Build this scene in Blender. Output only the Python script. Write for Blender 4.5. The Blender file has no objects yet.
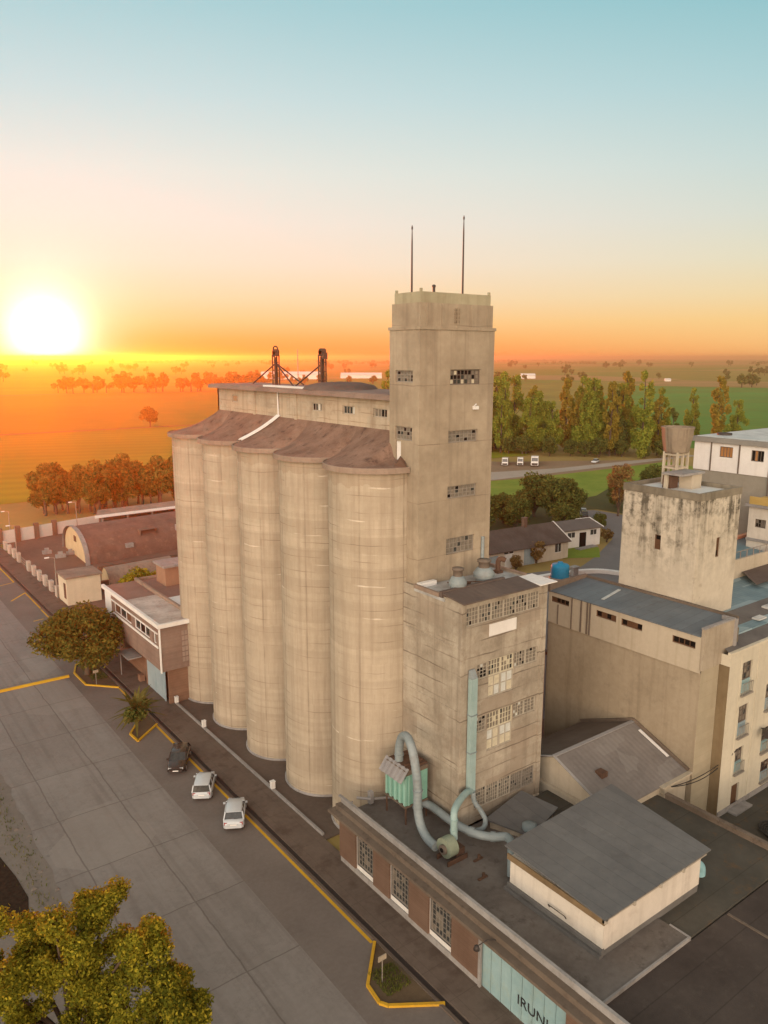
import bpy, bmesh, math, random
import numpy as np
from mathutils import Vector, Matrix
PI = math.pi
rnd = random.Random(11)
scene = bpy.context.scene
COL = scene.collection

# ------------------------------------------------------------------ object helpers
BASE = {}          # object -> world position of the thing's base (parts are stored relative to it)

def props(o, label=None, cat=None, group=None, kind=None):
    if label: o['label'] = label
    if cat: o['category'] = cat
    if group: o['group'] = group
    if kind: o['kind'] = kind
    return o

def thing(name, loc, label, cat, group=None):
    o = bpy.data.objects.new(name, None)
    o.empty_display_size = 0.5
    o.location = loc
    COL.objects.link(o)
    BASE[o] = Vector(loc)
    return props(o, label, cat, group)

class MB:
    """collects faces of one mesh (world coordinates)"""
    def __init__(s): s.v = []; s.f = []; s.m = []; s.s = []
    def add(s, vs, fs, m=0, smooth=False):
        b = len(s.v); s.v += [tuple(p) for p in vs]
        for f in fs:
            s.f.append([b + i for i in f]); s.m.append(m); s.s.append(smooth)
    def quad(s, a, b, c, d, m=0): s.add([a, b, c, d], [(0, 1, 2, 3)], m)
    def poly(s, pts, m=0): s.add(pts, [tuple(range(len(pts)))], m)
    def box(s, x0, x1, y0, y1, z0, z1, m=0, skip=''):
        v = [(x0,y0,z0),(x1,y0,z0),(x1,y1,z0),(x0,y1,z0),(x0,y0,z1),(x1,y0,z1),(x1,y1,z1),(x0,y1,z1)]
        fs = {'b':(0,3,2,1),'t':(4,5,6,7),'f':(0,1,5,4),'k':(2,3,7,6),'l':(3,0,4,7),'r':(1,2,6,5)}
        s.add(v, [f for k, f in fs.items() if k not in skip], m)
    def prism(s, pts, z0, z1, m=0, mtop=None, bottom=True):
        n = len(pts); a = sum(pts[i][0]*pts[(i+1)%n][1]-pts[(i+1)%n][0]*pts[i][1] for i in range(n))
        if a < 0: pts = pts[::-1]
        v = [(p[0],p[1],z0) for p in pts] + [(p[0],p[1],z1) for p in pts]
        s.add(v, [(i,(i+1)%n,n+(i+1)%n,n+i) for i in range(n)], m)
        s.add([(p[0],p[1],z1) for p in pts], [tuple(range(n))], m if mtop is None else mtop)
        if bottom: s.add([(p[0],p[1],z0) for p in pts], [tuple(range(n))[::-1]], m)
    def tube(s, path, r, n=10, m=0, caps=True, smooth=True):
        P = [Vector(p) for p in path]; k = len(P)
        R = r if isinstance(r, (list, tuple)) else [r]*k
        T = [(P[min(i+1,k-1)]-P[max(i-1,0)]).normalized() for i in range(k)]
        u = T[0].orthogonal().normalized(); vs = []
        for i in range(k):
            u = (u - T[i]*u.dot(T[i]))
            u = u.normalized() if u.length > 1e-6 else T[i].orthogonal().normalized()
            w = T[i].cross(u)
            vs += [P[i] + (u*math.cos(2*PI*j/n) + w*math.sin(2*PI*j/n))*R[i] for j in range(n)]
        fs = [(i*n+j, i*n+(j+1)%n, (i+1)*n+(j+1)%n, (i+1)*n+j) for i in range(k-1) for j in range(n)]
        s.add(vs, fs, m, smooth)
        if caps:
            s.add(vs[:n], [tuple(range(n))[::-1]], m); s.add(vs[-n:], [tuple(range(n))], m)
    def cyl(s, x, y, z0, z1, r, n=24, m=0, r1=None, caps=True):
        s.tube([(x,y,z0),(x,y,z1)], [r, r if r1 is None else r1], n, m, caps)
    def lathe(s, x, y, prof, n=24, m=0):
        k = len(prof); vs = [(x+r*math.cos(2*PI*j/n), y+r*math.sin(2*PI*j/n), z) for r, z in prof for j in range(n)]
        s.add(vs, [(i*n+j, i*n+(j+1)%n, (i+1)*n+(j+1)%n, (i+1)*n+j) for i in range(k-1) for j in range(n)], m, True)
    def bar(s, a, b, w, h=None, m=0):
        a, b = Vector(a), Vector(b); h = h or w; t = (b-a).normalized()
        up = Vector((0,0,1)) if abs(t.z) < .95 else Vector((1,0,0))
        x = t.cross(up).normalized()*(w/2); y = x.normalized().cross(t).normalized()*(h/2)
        v = [a-x-y,a+x-y,a+x+y,a-x+y,b-x-y,b+x-y,b+x+y,b-x+y]
        s.add(v, [(0,3,2,1),(4,5,6,7),(0,1,5,4),(1,2,6,5),(2,3,7,6),(3,0,4,7)], m)
    def xf(s, M, start=0):
        for i in range(start, len(s.v)): s.v[i] = tuple(M @ Vector(s.v[i]))
    def build(s, name, mats, parent=None, base=None, fix=True):
        b = BASE[parent] if parent is not None else Vector(base or (0,0,0))
        me = bpy.data.meshes.new(name)
        me.from_pydata([(p[0]-b.x, p[1]-b.y, p[2]-b.z) for p in s.v], [], s.f)
        for m in (mats if isinstance(mats, (list, tuple)) else [mats]): me.materials.append(m)
        me.polygons.foreach_set('material_index', s.m)
        me.polygons.foreach_set('use_smooth', s.s)
        if fix:
            bm = bmesh.new(); bm.from_mesh(me)
            bmesh.ops.recalc_face_normals(bm, faces=bm.faces); bm.to_mesh(me); bm.free()
        me.update()
        o = bpy.data.objects.new(name, me); COL.objects.link(o)
        if parent is not None: o.parent = parent
        else: o.location = b
        BASE[o] = b
        return o

def copy_tree(o, parent=None, memo_share=True):
    c = o.copy(); COL.objects.link(c)
    if parent is not None: c.parent = parent
    for ch in list(o.children): copy_tree(ch, c)
    return c

def smooth_path(pts, n=6):
    P = [Vector(p) for p in pts]; out = []
    for i in range(len(P)-1):
        p0 = P[max(i-1,0)]; p1 = P[i]; p2 = P[i+1]; p3 = P[min(i+2,len(P)-1)]
        for k in range(n):
            t = k/n
            out.append(.5*((2*p1)+(p2-p0)*t+(2*p0-5*p1+4*p2-p3)*t*t+(3*p1-p0-3*p2+p3)*t**3))
    out.append(P[-1]); return out

# ------------------------------------------------------------------ node helpers
class NT:
    def __init__(s, mat):
        s.m = mat; mat.use_nodes = True; s.t = mat.node_tree; s.n = s.t.nodes; s.l = s.t.links
        s.out = next(n for n in s.n if n.type == 'OUTPUT_MATERIAL'); s.bsdf = next((n for n in s.n if n.type == 'BSDF_PRINCIPLED'), None)
    def node(s, t, **kw):
        n = s.n.new(t)
        for k, v in kw.items(): setattr(n, k, v)
        return n
    def set(s, sock, v):
        if hasattr(v, 'is_linked') or isinstance(v, bpy.types.NodeSocket): s.l.new(v, sock)
        else: sock.default_value = v
    def math(s, op, a, b=0.0, clamp=False):
        n = s.node('ShaderNodeMath', operation=op, use_clamp=clamp); s.set(n.inputs[0], a); s.set(n.inputs[1], b); return n.outputs[0]
    def mix(s, f, a, b, mode='MIX'):
        n = s.node('ShaderNodeMix', data_type='RGBA', blend_type=mode); s.set(n.inputs[0], f)
        for sock, v in ((n.inputs[6], a), (n.inputs[7], b)):
            s.set(sock, v if isinstance(v, bpy.types.NodeSocket) else (*v[:3], 1))
        return n.outputs[2]
    def noise(s, vec, scale, detail=4, rough=.55):
        n = s.node('ShaderNodeTexNoise'); n.inputs['Scale'].default_value = scale; n.inputs['Detail'].default_value = detail
        n.inputs['Roughness'].default_value = rough; s.l.new(vec, n.inputs['Vector']); return n.outputs['Fac']
    def ramp(s, f, stops):
        n = s.node('ShaderNodeValToRGB'); e = n.color_ramp.elements
        while len(e) < len(stops): e.new(.5)
        for i, (p, c) in enumerate(stops):
            e[i].position = p; e[i].color = (*c[:3], 1) if not isinstance(c, (int, float)) else (c, c, c, 1)
        s.l.new(f, n.inputs[0]); return n.outputs[0]
    def scale(s, vec, sc, loc=(0,0,0)):
        n = s.node('ShaderNodeMapping'); n.inputs['Scale'].default_value = sc; n.inputs['Location'].default_value = loc
        s.l.new(vec, n.inputs['Vector']); return n.outputs[0]
    def coords(s, world=False):
        if world: return s.node('ShaderNodeNewGeometry').outputs['Position']
        tc = s.node('ShaderNodeTexCoord'); oi = s.node('ShaderNodeObjectInfo')
        c = s.node('ShaderNodeCombineXYZ'); r = s.math('MULTIPLY', oi.outputs['Random'], 37.0)
        s.l.new(r, c.inputs[0]); s.l.new(r, c.inputs[1])
        a = s.node('ShaderNodeVectorMath', operation='ADD'); s.l.new(tc.outputs['Object'], a.inputs[0]); s.l.new(c.outputs[0], a.inputs[1])
        return a.outputs[0]
    def obj(s): return s.node('ShaderNodeTexCoord').outputs['Object']
    def xyz(s, v):
        n = s.node('ShaderNodeSeparateXYZ'); s.l.new(v, n.inputs[0]); return n.outputs
    def bump(s, h, strength=.3, dist=.05):
        n = s.node('ShaderNodeBump'); n.inputs['Strength'].default_value = strength; n.inputs['Distance'].default_value = dist
        s.l.new(h, n.inputs['Height']); s.l.new(n.outputs[0], s.bsdf.inputs['Normal'])
    def line(s, coord, period, width, offset=0.0):
        """1 on thin lines every period"""
        a = s.math('ADD', coord, offset + 1000*period); a = s.math('DIVIDE', a, period); a = s.math('FRACT', a)
        a = s.math('SUBTRACT', a, .5); a = s.math('ABSOLUTE', a)
        return s.math('LESS_THAN', a, width/period*.5)

MATS = {}
def weathered(name, c1, c2, rough=.85, big=.35, fine=2.5, streak=0.0, streak_col=(.05,.04,.035), lifts=0.0, boards=0.0,
              spots=0.0, spot_col=(.06,.05,.04), bump=.25, metal=0.0, corr=None, world=False, vlines=0.0, lift_col=None, lift_k=.6, lift_w=.07, patch=None, seams=None):
    if name in MATS: return MATS[name]
    m = bpy.data.materials.new(name); t = NT(m); v = t.coords(world)
    n1 = t.noise(v, big, 5); n2 = t.noise(v, fine, 6, .65)
    f = t.math('ADD', t.math('MULTIPLY', n1, .65), t.math('MULTIPLY', n2, .35))
    f = t.ramp(f, [(.36, 0.0), (.64, 1.0)])
    col = t.mix(f, c1, c2)
    o = t.xyz(v); x, y, z = o[0], o[1], o[2]
    if patch:
        pv = t.node('ShaderNodeTexVoronoi', distance='CHEBYCHEV'); pv.inputs['Scale'].default_value = patch[0]
        t.l.new(t.scale(v, (1, 1, 1.7)), pv.inputs['Vector'])
        pc = t.xyz(pv.outputs['Color'])[0]
        col = t.mix(t.math('MULTIPLY', t.math('GREATER_THAN', pc, .72), patch[2]), col, patch[1])
    if lifts:
        zz = t.math('ADD', z, t.math('MULTIPLY', t.noise(v, .5, 2), .25))
        ln = t.line(zz, lifts, lift_w)
        nz = t.ramp(t.noise(t.scale(v, (.25,.25,1.0)), 1.2, 3), [(.42, 0.0), (.62, 1.0)])
        col = t.mix(t.math('MULTIPLY', t.math('MULTIPLY', ln, nz), lift_k), col, lift_col or streak_col)
        bz = t.node('ShaderNodeTexWhiteNoise', noise_dimensions='1D')
        t.l.new(t.math('FLOOR', t.math('DIVIDE', zz, lifts)), bz.inputs['W'])
        col = t.mix(t.math('MULTIPLY', bz.outputs[0], .22), col, tuple(q*.72 for q in c1))
    if boards:
        ln = t.line(z, boards, .025)
        col = t.mix(t.math('MULTIPLY', ln, .35), col, streak_col)
        bz = t.node('ShaderNodeTexWhiteNoise', noise_dimensions='1D')
        t.l.new(t.math('FLOOR', t.math('DIVIDE', z, boards)), bz.inputs['W'])
        col = t.mix(t.math('MULTIPLY', bz.outputs[0], .25), col, tuple(q*.7 for q in c1))
    if vlines:
        ln = t.line(t.math('ADD', x, y), vlines, .03)
        col = t.mix(t.math('MULTIPLY', ln, .3), col, streak_col)
    if seams:
        sl_ = t.line({'x': x, 'y': y, 'z': z}[seams[0]], seams[1], seams[2])
        col = t.mix(t.math('MULTIPLY', sl_, .45), col, tuple(q*.45 for q in c1))
        sw_ = t.node('ShaderNodeTexWhiteNoise', noise_dimensions='1D'); t.l.new(t.math('FLOOR', t.math('ADD', t.math('DIVIDE', {'x': x, 'y': y, 'z': z}[seams[0]], seams[1]), 500.5)), sw_.inputs['W'])
        col = t.mix(t.math('MULTIPLY', sw_.outputs[0], .3), col, tuple(q*.75 for q in c1))
    if streak:
        sn = t.noise(t.scale(v, (1.5, 1.5, .07)), 1.0, 5, .6)
        sf = t.ramp(sn, [(.5, 0.0), (.72, 1.0)])
        col = t.mix(t.math('MULTIPLY', sf, streak), col, streak_col)
    if spots:
        sp = t.ramp(t.noise(v, 1.1, 8, .7), [(.55, 0.0), (.66, 1.0)])
        col = t.mix(t.math('MULTIPLY', sp, spots), col, spot_col)
    t.l.new(col, t.bsdf.inputs['Base Color'])
    r = t.math('ADD', t.math('MULTIPLY', n2, .3), rough - .15, True); t.l.new(r, t.bsdf.inputs['Roughness'])
    t.bsdf.inputs['Metallic'].default_value = metal
    t.bsdf.inputs['Specular IOR Level'].default_value = .3
    h = t.noise(v, fine*4, 6, .7)
    if corr:
        ax = {'x': x, 'y': y, 'z': z}[corr[0]]
        h = t.math('ADD', t.math('MULTIPLY', t.math('SINE', t.math('MULTIPLY', ax, 2*PI/corr[1])), corr[2]), t.math('MULTIPLY', h, .25))
    if bump: t.bump(h, bump, .06)
    MATS[name] = m; return m

def plain(name, c, rough=.6, metal=0.0, var=.15, spec=.4, coat=0.0):
    if name in MATS: return MATS[name]
    m = bpy.data.materials.new(name); t = NT(m); v = t.coords()
    n = t.ramp(t.noise(v, 3.0, 5, .65), [(.3, 0.0), (.7, 1.0)])
    col = t.mix(n, tuple(q*(1-var) for q in c), tuple(min(1, q*(1+var)) for q in c))
    t.l.new(col, t.bsdf.inputs['Base Color']); b = t.bsdf.inputs
    b['Roughness'].default_value = rough; b['Metallic'].default_value = metal; b['Specular IOR Level'].default_value = spec
    b['Coat Weight'].default_value = coat
    MATS[name] = m; return m

def foliage(name, c1, c2, c3, trans=.35, hue=1.0):
    if name in MATS: return MATS[name]
    m = bpy.data.materials.new(name); t = NT(m)
    g = t.node('ShaderNodeNewGeometry'); v = t.coords()
    n = t.ramp(t.noise(v, .45, 3), [(.35, 0.0), (.65, 1.0)])
    col = t.mix(n, c1, c2)
    rf = t.ramp(g.outputs['Random Per Island'], [(.45, 0.0), (1.0, 1.0)])
    col = t.mix(rf, col, c3)
    d = t.node('ShaderNodeBsdfDiffuse'); tr = t.node('ShaderNodeBsdfTranslucent'); mx = t.node('ShaderNodeMixShader')
    t.l.new(col, d.inputs['Color']); t.l.new(t.mix(.5, col, c3), tr.inputs['Color'])
    mx.inputs[0].default_value = trans; t.l.new(d.outputs[0], mx.inputs[1]); t.l.new(tr.outputs[0], mx.inputs[2])
    t.l.new(mx.outputs[0], t.out.inputs['Surface'])
    MATS[name] = m; return m
HAZE_D, HAZE_G = 0.00021, 0.80
# ------------------------------------------------------------------ materials
CONC = weathered('concrete_tower', (.30,.245,.175), (.45,.375,.275), lifts=4.25, streak=.5, streak_col=(.19,.15,.11), vlines=2.4, spots=.3, spot_col=(.25,.20,.145), fine=1.6, lift_col=(.17,.12,.085))
CONC_BLOCK = weathered('concrete_block', (.27,.23,.175), (.50,.445,.355), lifts=1.15, lift_k=.7, lift_w=.10, streak=.55, streak_col=(.17,.13,.095), spots=.5, spot_col=(.24,.19,.14), lift_col=(.10,.07,.05), patch=(.32,(.33,.27,.205),.6))
CONC_GAL = weathered('concrete_gallery', (.36,.30,.22), (.55,.48,.37), lifts=.8, streak=.5, streak_col=(.2,.13,.08), spots=.35, spot_col=(.25,.17,.11), patch=(.4,(.52,.42,.30),.5))
PLASTER = weathered('plaster_beige', (.44,.385,.29), (.54,.48,.375), streak=.3, streak_col=(.28,.22,.14), lifts=0, big=.15)
PLASTER_DK = weathered('plaster_brown', (.28,.23,.16), (.39,.33,.24), streak=.4, streak_col=(.17,.13,.085), big=.14, spots=.3, spot_col=(.20,.165,.12))
PLASTER_PIL = weathered('plaster_pilaster', (.38,.33,.23), (.46,.40,.29), boards=1.3, streak=.2, streak_col=(.25,.2,.13))
CREAM = weathered('cream_wall', (.55,.51,.40), (.66,.61,.48), streak=.25, streak_col=(.36,.31,.22), spots=.2, spot_col=(.38,.33,.24), big=.2)
OFFWHITE = weathered('offwhite_wall', (.60,.55,.47), (.72,.66,.57), streak=.3, streak_col=(.34,.28,.22), spots=.25, spot_col=(.4,.33,.26))
WHITEP = weathered('white_paint', (.72,.70,.66), (.82,.80,.76), streak=.2, streak_col=(.5,.44,.38))
STAIN_PANEL = weathered('stained_panel', (.32,.27,.2), (.45,.39,.30), streak=.8, streak_col=(.22,.18,.13))
ROOF_BLUE = weathered('roof_bluegrey', (.115,.14,.16), (.175,.205,.225), rough=.65, big=.3, seams=('y',1.0,.05), spots=.45, spot_col=(.10,.105,.11), corr=('y',.9,.25), streak=0)
ROOF_TEAL = weathered('roof_teal', (.12,.20,.235), (.21,.31,.345), rough=.55, big=.4, corr=('y',.35,.6), patch=(.25,(.33,.44,.47),.7))
ROOF_GREY = weathered('roof_grey', (.155,.15,.145), (.22,.215,.205), rough=.6, big=.3, corr=('y',.45,.35), spots=.15, spot_col=(.12,.11,.1))
ROOF_SHEET = weathered('roof_sheet', (.125,.125,.125), (.19,.19,.185), rough=.6, big=.22, fine=1.5, spots=.35, spot_col=(.10,.095,.09), streak=.25, streak_col=(.21,.2,.19), bump=.15, seams=('x',1.05,.045))
ROOF_TILE = weathered('roof_tile', (.16,.098,.07), (.29,.19,.14), rough=.95, big=.6, fine=6, spots=.7, spot_col=(.07,.042,.034), streak=.4, streak_col=(.26,.185,.15), bump=.6)
ROOF_LIP = weathered('roof_lip', (.23,.17,.13), (.34,.26,.20), streak=.4, streak_col=(.12,.08,.06), fine=4)
ROOF_DECK = weathered('roof_deck', (.115,.098,.085), (.20,.178,.158), rough=.8, spots=.6, spot_col=(.07,.055,.045), big=.35, world=True)
ROOF_BITUMEN = weathered('roof_bitumen', (.055,.042,.036), (.10,.08,.068), rough=.85, spots=.3, spot_col=(.12,.1,.08), big=.3, world=True, seams=('y',2.4,.07))
ROOF_MOSS = weathered('roof_moss', (.065,.06,.048), (.115,.105,.085), rough=.85, spots=.5, spot_col=(.15,.085,.04), big=.3, world=True, seams=('y',3.1,.06))
ROOF_LIGHT = weathered('roof_light', (.42,.44,.43), (.62,.64,.62), rough=.5, spots=.6, spot_col=(.26,.24,.22), big=.5)
ROOF_BROWN = weathered('roof_brown', (.10,.075,.065), (.155,.12,.10), rough=.85, corr=('x',.5,.4), spots=.3, spot_col=(.07,.05,.045))
BRICK_RED = weathered('brick_red', (.145,.09,.062), (.20,.13,.093), rough=.9, boards=.16, streak=.15, streak_col=(.1,.04,.025))
COPING = weathered('coping', (.26,.245,.23), (.37,.355,.34), rough=.75, streak=.3, spots=.5, spot_col=(.2,.18,.16))
CURB = weathered('curb_grey', (.13,.125,.115), (.2,.19,.178), spots=.4, spot_col=(.09,.08,.07))
LEDGE = weathered('ledge_brown', (.13,.10,.075), (.19,.15,.115), spots=.6, spot_col=(.07,.05,.04), fine=4)
RUST = weathered('rust', (.085,.048,.032), (.15,.085,.055), rough=.9, fine=6)
GREEN_MET = weathered('green_metal', (.16,.36,.29), (.24,.47,.39), rough=.45, streak=.25, streak_col=(.14,.16,.12), spots=.15, spot_col=(.2,.15,.1))
TEAL_PIPE = weathered('teal_pipe', (.25,.37,.36), (.36,.48,.47), rough=.5, streak=.25, streak_col=(.2,.22,.2), spots=.15, spot_col=(.22,.2,.17))
DUCT_GREY = weathered('duct_grey', (.19,.235,.245), (.29,.335,.345), rough=.55, spots=.45, spot_col=(.2,.19,.18), corr=('z',.3,.5))
GATE_TEAL = weathered('gate_teal', (.24,.38,.40), (.34,.49,.50), rough=.5, streak=.25, streak_col=(.28,.30,.24), spots=.2, spot_col=(.36,.36,.2), bump=.1)
DOOR_BLUE = weathered('door_blue', (.25,.34,.38), (.36,.45,.48), rough=.5, streak=.2)
DARKMETAL = plain('dark_metal', (.06,.05,.045), .6, .3)
STEEL = plain('steel_frame', (.30,.27,.23), .6, .2)
FRAME_LT = plain('frame_light', (.40,.36,.29), .8)
FRAME_DK = plain('frame_dark', (.15,.12,.095), .7)
WHITE = plain('white_plain', (.78,.77,.74), .6, var=.06)
GLASS = plain('glass_dark', (.045,.05,.05), .12, 0, .4, .6)
GLASS_DUSTY = plain('glass_dusty', (.20,.175,.14), .4, 0, .3, .4)
HOLE = plain('dark_interior', (.012,.010,.009), .95, 0, .2, .1)
PANE_WHITE = plain('pane_milky', (.60,.62,.58), .4, 0, .12)
PANE_YEL = plain('pane_yellowed', (.60,.55,.41), .45, 0, .15)
BROWNWIN = plain('louvre_brown', (.12,.06,.03), .7)
ORANGEWIN = plain('pane_orange', (.42,.20,.07), .4)
BLUE_TANK = plain('tank_blue', (.015,.27,.50), .6, 0, .1)
YELLOW = weathered('paint_yellow', (.55,.30,.02), (.68,.40,.03), rough=.75, spots=.35, spot_col=(.3,.2,.06), fine=5, bump=0, world=True)
BARK = weathered('bark', (.07,.048,.032), (.12,.085,.06), fine=8, big=1.5)
SOIL = weathered('soil', (.09,.06,.035), (.15,.105,.06), world=True, fine=5)
PARA = 0
CABLE = plain('cable_black', (.03,.028,.026), .7)

# ground materials
def ground_mat(name, stops, s1, s2, extra=None, rough=.95, bump=.3):
    m = bpy.data.materials.new(name); t = NT(m); v = t.coords(True)
    f = t.math('ADD', t.math('MULTIPLY', t.noise(v, s1, 6, .6), .6), t.math('MULTIPLY', t.noise(v, s2, 6, .65), .4))
    col = t.ramp(f, stops)
    if extra: col = extra(t, v, col)
    t.l.new(col, t.bsdf.inputs['Base Color']); t.bsdf.inputs['Roughness'].default_value = rough
    t.bsdf.inputs['Specular IOR Level'].default_value = .2
    if bump: t.bump(t.noise(v, s2*3, 5, .7), bump, .05)
    MATS[name] = m; return m

def rows(t, v, col):
    mp = t.node('ShaderNodeMapping'); mp.inputs['Rotation'].default_value = (0,0,.35); t.l.new(v, mp.inputs[0]); o = t.xyz(mp.outputs[0])
    y = t.math('ADD', o[1], t.math('MULTIPLY', t.noise(v, .01, 3), 12))
    ln = t.math('MULTIPLY', t.math('ADD', t.math('SINE', t.math('MULTIPLY', y, .55)), 1.0), .5)
    bd = t.node('ShaderNodeTexWhiteNoise', noise_dimensions='1D'); t.l.new(t.math('FLOOR', t.math('DIVIDE', y, 55)), bd.inputs['W'])
    col = t.mix(t.math('MULTIPLY', ln, .22), col, (.10,.09,.015))
    col = t.mix(t.math('MULTIPLY', bd.outputs[0], .35), col, (.16,.15,.015))
    pt_ = t.ramp(t.noise(v, .03, 6, .7), [(.5,0.0),(.68,1.0)])
    return t.mix(t.math('MULTIPLY', pt_, .35), col, (.20,.17,.02))
def slabs(t, v, col):
    o = t.xyz(v); w = t.math('MULTIPLY', t.math('SUBTRACT', t.noise(v, .35, 3), .5), .35)
    x = t.math('ADD', o[0], w); y = t.math('ADD', o[1], w)
    def at(c, p): return t.math('LESS_THAN', t.math('ABSOLUTE', t.math('SUBTRACT', c, p)), .055)
    ln = t.math('MAXIMUM', at(x, 13.5), at(x, 18.6))
    ln = t.math('MAXIMUM', ln, t.line(y, 8.0, .10, 8.6-4))
    cx = t.math('ADD', t.math('GREATER_THAN', x, 13.5), t.math('GREATER_THAN', x, 18.6))
    cy = t.math('FLOOR', t.math('DIVIDE', t.math('ADD', y, 8.6), 8.0))
    wn = t.node('ShaderNodeTexWhiteNoise', noise_dimensions='2D'); cc = t.node('ShaderNodeCombineXYZ')
    t.l.new(cx, cc.inputs[0]); t.l.new(cy, cc.inputs[1]); t.l.new(cc.outputs[0], wn.inputs['Vector'])
    col = t.mix(t.math('MULTIPLY', wn.outputs[0], .22), col, (.14,.12,.105))
    st = t.ramp(t.noise(t.scale(v, (1.2,.12,1)), .8, 5), [(.5, 0.0), (.75, 1.0)])
    col = t.mix(t.math('MULTIPLY', st, .35), col, (.13,.11,.095))
    cr = t.ramp(t.noise(v, .16, 8, .75), [(.485, 0.0), (.5, 1.0), (.515, 0.0)])
    oil = t.ramp(t.noise(v, .9, 3), [(.68, 0.0), (.76, 1.0)])
    col = t.mix(t.math('MULTIPLY', oil, .35), col, (.10,.085,.075))
    col = t.mix(t.math('MULTIPLY', cr, .18), col, (.1,.085,.075))
    tr_ = t.ramp(t.noise(t.scale(v, (1.6,.035,1)), 1.0, 4), [(.52,0.0),(.66,1.0)])
    col = t.mix(t.math('MULTIPLY', tr_, .3), col, (.15,.13,.115))
    pv_ = t.node('ShaderNodeTexVoronoi', distance='CHEBYCHEV'); pv_.inputs['Scale'].default_value = .13; t.l.new(v, pv_.inputs['Vector'])
    pc_ = t.math('GREATER_THAN', t.xyz(pv_.outputs['Color'])[0], .86)
    col = t.mix(t.math('MULTIPLY', pc_, .3), col, (.33,.30,.27))
    return t.mix(t.math('MULTIPLY', ln, .48), col, (.08,.065,.055))
ROAD = ground_mat('concrete_road', [(.3,(.215,.195,.178)), (.7,(.305,.28,.258))], .12, 2.0, slabs, .8, .12)
ASPH = ground_mat('asphalt_strip', [(.3,(.145,.122,.106)), (.7,(.215,.186,.165))], .25, 3.0, None, .85, .25)
def flags(t, v, col):
    o = t.xyz(v)
    ln = t.math('MAXIMUM', t.line(o[1], 2.6, .05), t.line(o[0], 1.5, .04))
    st = t.ramp(t.noise(v, .5, 5, .65), [(.5, 0.0), (.68, 1.0)])
    col = t.mix(t.math('MULTIPLY', st, .6), col, (.075,.052,.04))
    return t.mix(t.math('MULTIPLY', ln, .3), col, (.06,.045,.035))
PAVE = ground_mat('pavement_flags', [(.3,(.115,.086,.068)), (.7,(.18,.14,.112))], .2, 2.5, flags)
YARDC = ground_mat('yard_concrete', [(.3,(.10,.075,.06)), (.7,(.16,.125,.10))], .2, 2.5)
VERGE = ground_mat('verge_dirt', [(.3,(.155,.135,.115)), (.55,(.215,.19,.165)), (.75,(.14,.115,.09))], .25, 1.8)
YARD = ground_mat('yard_dirt', [(.3,(.14,.09,.068)), (.7,(.24,.16,.12))], .08, 1.2)
DRIVE = ground_mat('driveway', [(.3,(.15,.145,.14)), (.7,(.22,.21,.205))], .1, 1.5)
GRAVEL = ground_mat('gravel_road', [(.3,(.33,.285,.235)), (.7,(.44,.39,.33))], .1, 1.2)
GRASS = ground_mat('grass_lawn', [(.3,(.12,.19,.022)), (.5,(.19,.26,.032)), (.72,(.29,.27,.06))], .06, .6)
GRASS_DK = ground_mat('grass_dark', [(.3,(.05,.06,.018)), (.7,(.11,.10,.035))], .1, 1.0)
DIRT = ground_mat('dirt_lot', [(.3,(.20,.14,.085)), (.7,(.32,.23,.15))], .05, .8)
CROP = ground_mat('crop_green', [(.3,(.045,.22,.03)), (.7,(.085,.32,.05))], .012, .08, rows, .95, 0)
CROP_Y = ground_mat('crop_yellowgreen', [(.3,(.19,.22,.012)), (.7,(.29,.29,.016))], .012, .06, rows, .95, 0)
CROP_L = ground_mat('crop_far_left', [(.3,(.12,.18,.012)), (.7,(.19,.23,.016))], .012, .06, rows, .95, 0)
STUBBLE = ground_mat('stubble_tan', [(.3,(.36,.22,.09)), (.7,(.46,.30,.13))], .01, .05, rows, .95, 0)
TRACK = ground_mat('dirt_track', [(.3,(.16,.10,.05)), (.7,(.22,.14,.08))], .02, .1, None, .95, 0)

m = bpy.data.materials.new('terrain_fields'); t = NT(m); v = t.coords(True)
vor = t.node('ShaderNodeTexVoronoi', distance='CHEBYCHEV'); vor.inputs['Scale'].default_value = 1/620.0
mp = t.node('ShaderNodeMapping'); mp.inputs['Rotation'].default_value = (0,0,.5); mp.inputs['Scale'].default_value = (.45,1.25,1)
t.l.new(v, mp.inputs[0]); t.l.new(mp.outputs[0], vor.inputs['Vector'])
rc = t.xyz(vor.outputs['Color'])[0]
col = t.ramp(rc, [(0,(.17,.25,.04)), (.25,(.27,.26,.06)), (.45,(.11,.25,.04)), (.62,(.38,.28,.10)), (.78,(.19,.26,.05)), (.9,(.30,.27,.08))])
t.t.nodes[-1].color_ramp.interpolation = 'CONSTANT'
nn = t.noise(v, .02, 6, .65)
col = t.mix(t.math('MULTIPLY', t.ramp(nn, [(.35,0.0),(.7,1.0)]), .5), col, (.12,.10,.04))
t.l.new(col, t.bsdf.inputs['Base Color']); t.bsdf.inputs['Roughness'].default_value = 1; t.bsdf.inputs['Specular IOR Level'].default_value = .1
TERRAIN = m
# ------------------------------------------------------------------ camera, light, sky, air
H = 38.0
cam_d = bpy.data.cameras.new('camera'); cam = bpy.data.objects.new('camera', cam_d); COL.objects.link(cam)
cam_d.sensor_fit = 'VERTICAL'; cam_d.sensor_height = 36; cam_d.lens = 782/1024*36
cam_d.clip_start = .5; cam_d.clip_end = 90000
pitch, head = math.radians(11.211), math.radians(36.69)
fwd = Vector((math.sin(head)*math.cos(pitch), math.cos(head)*math.cos(pitch), -math.sin(pitch)))
cam.location = (0, 0, H); cam.rotation_euler = fwd.to_track_quat('-Z', 'Y').to_euler()
scene.camera = cam

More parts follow.
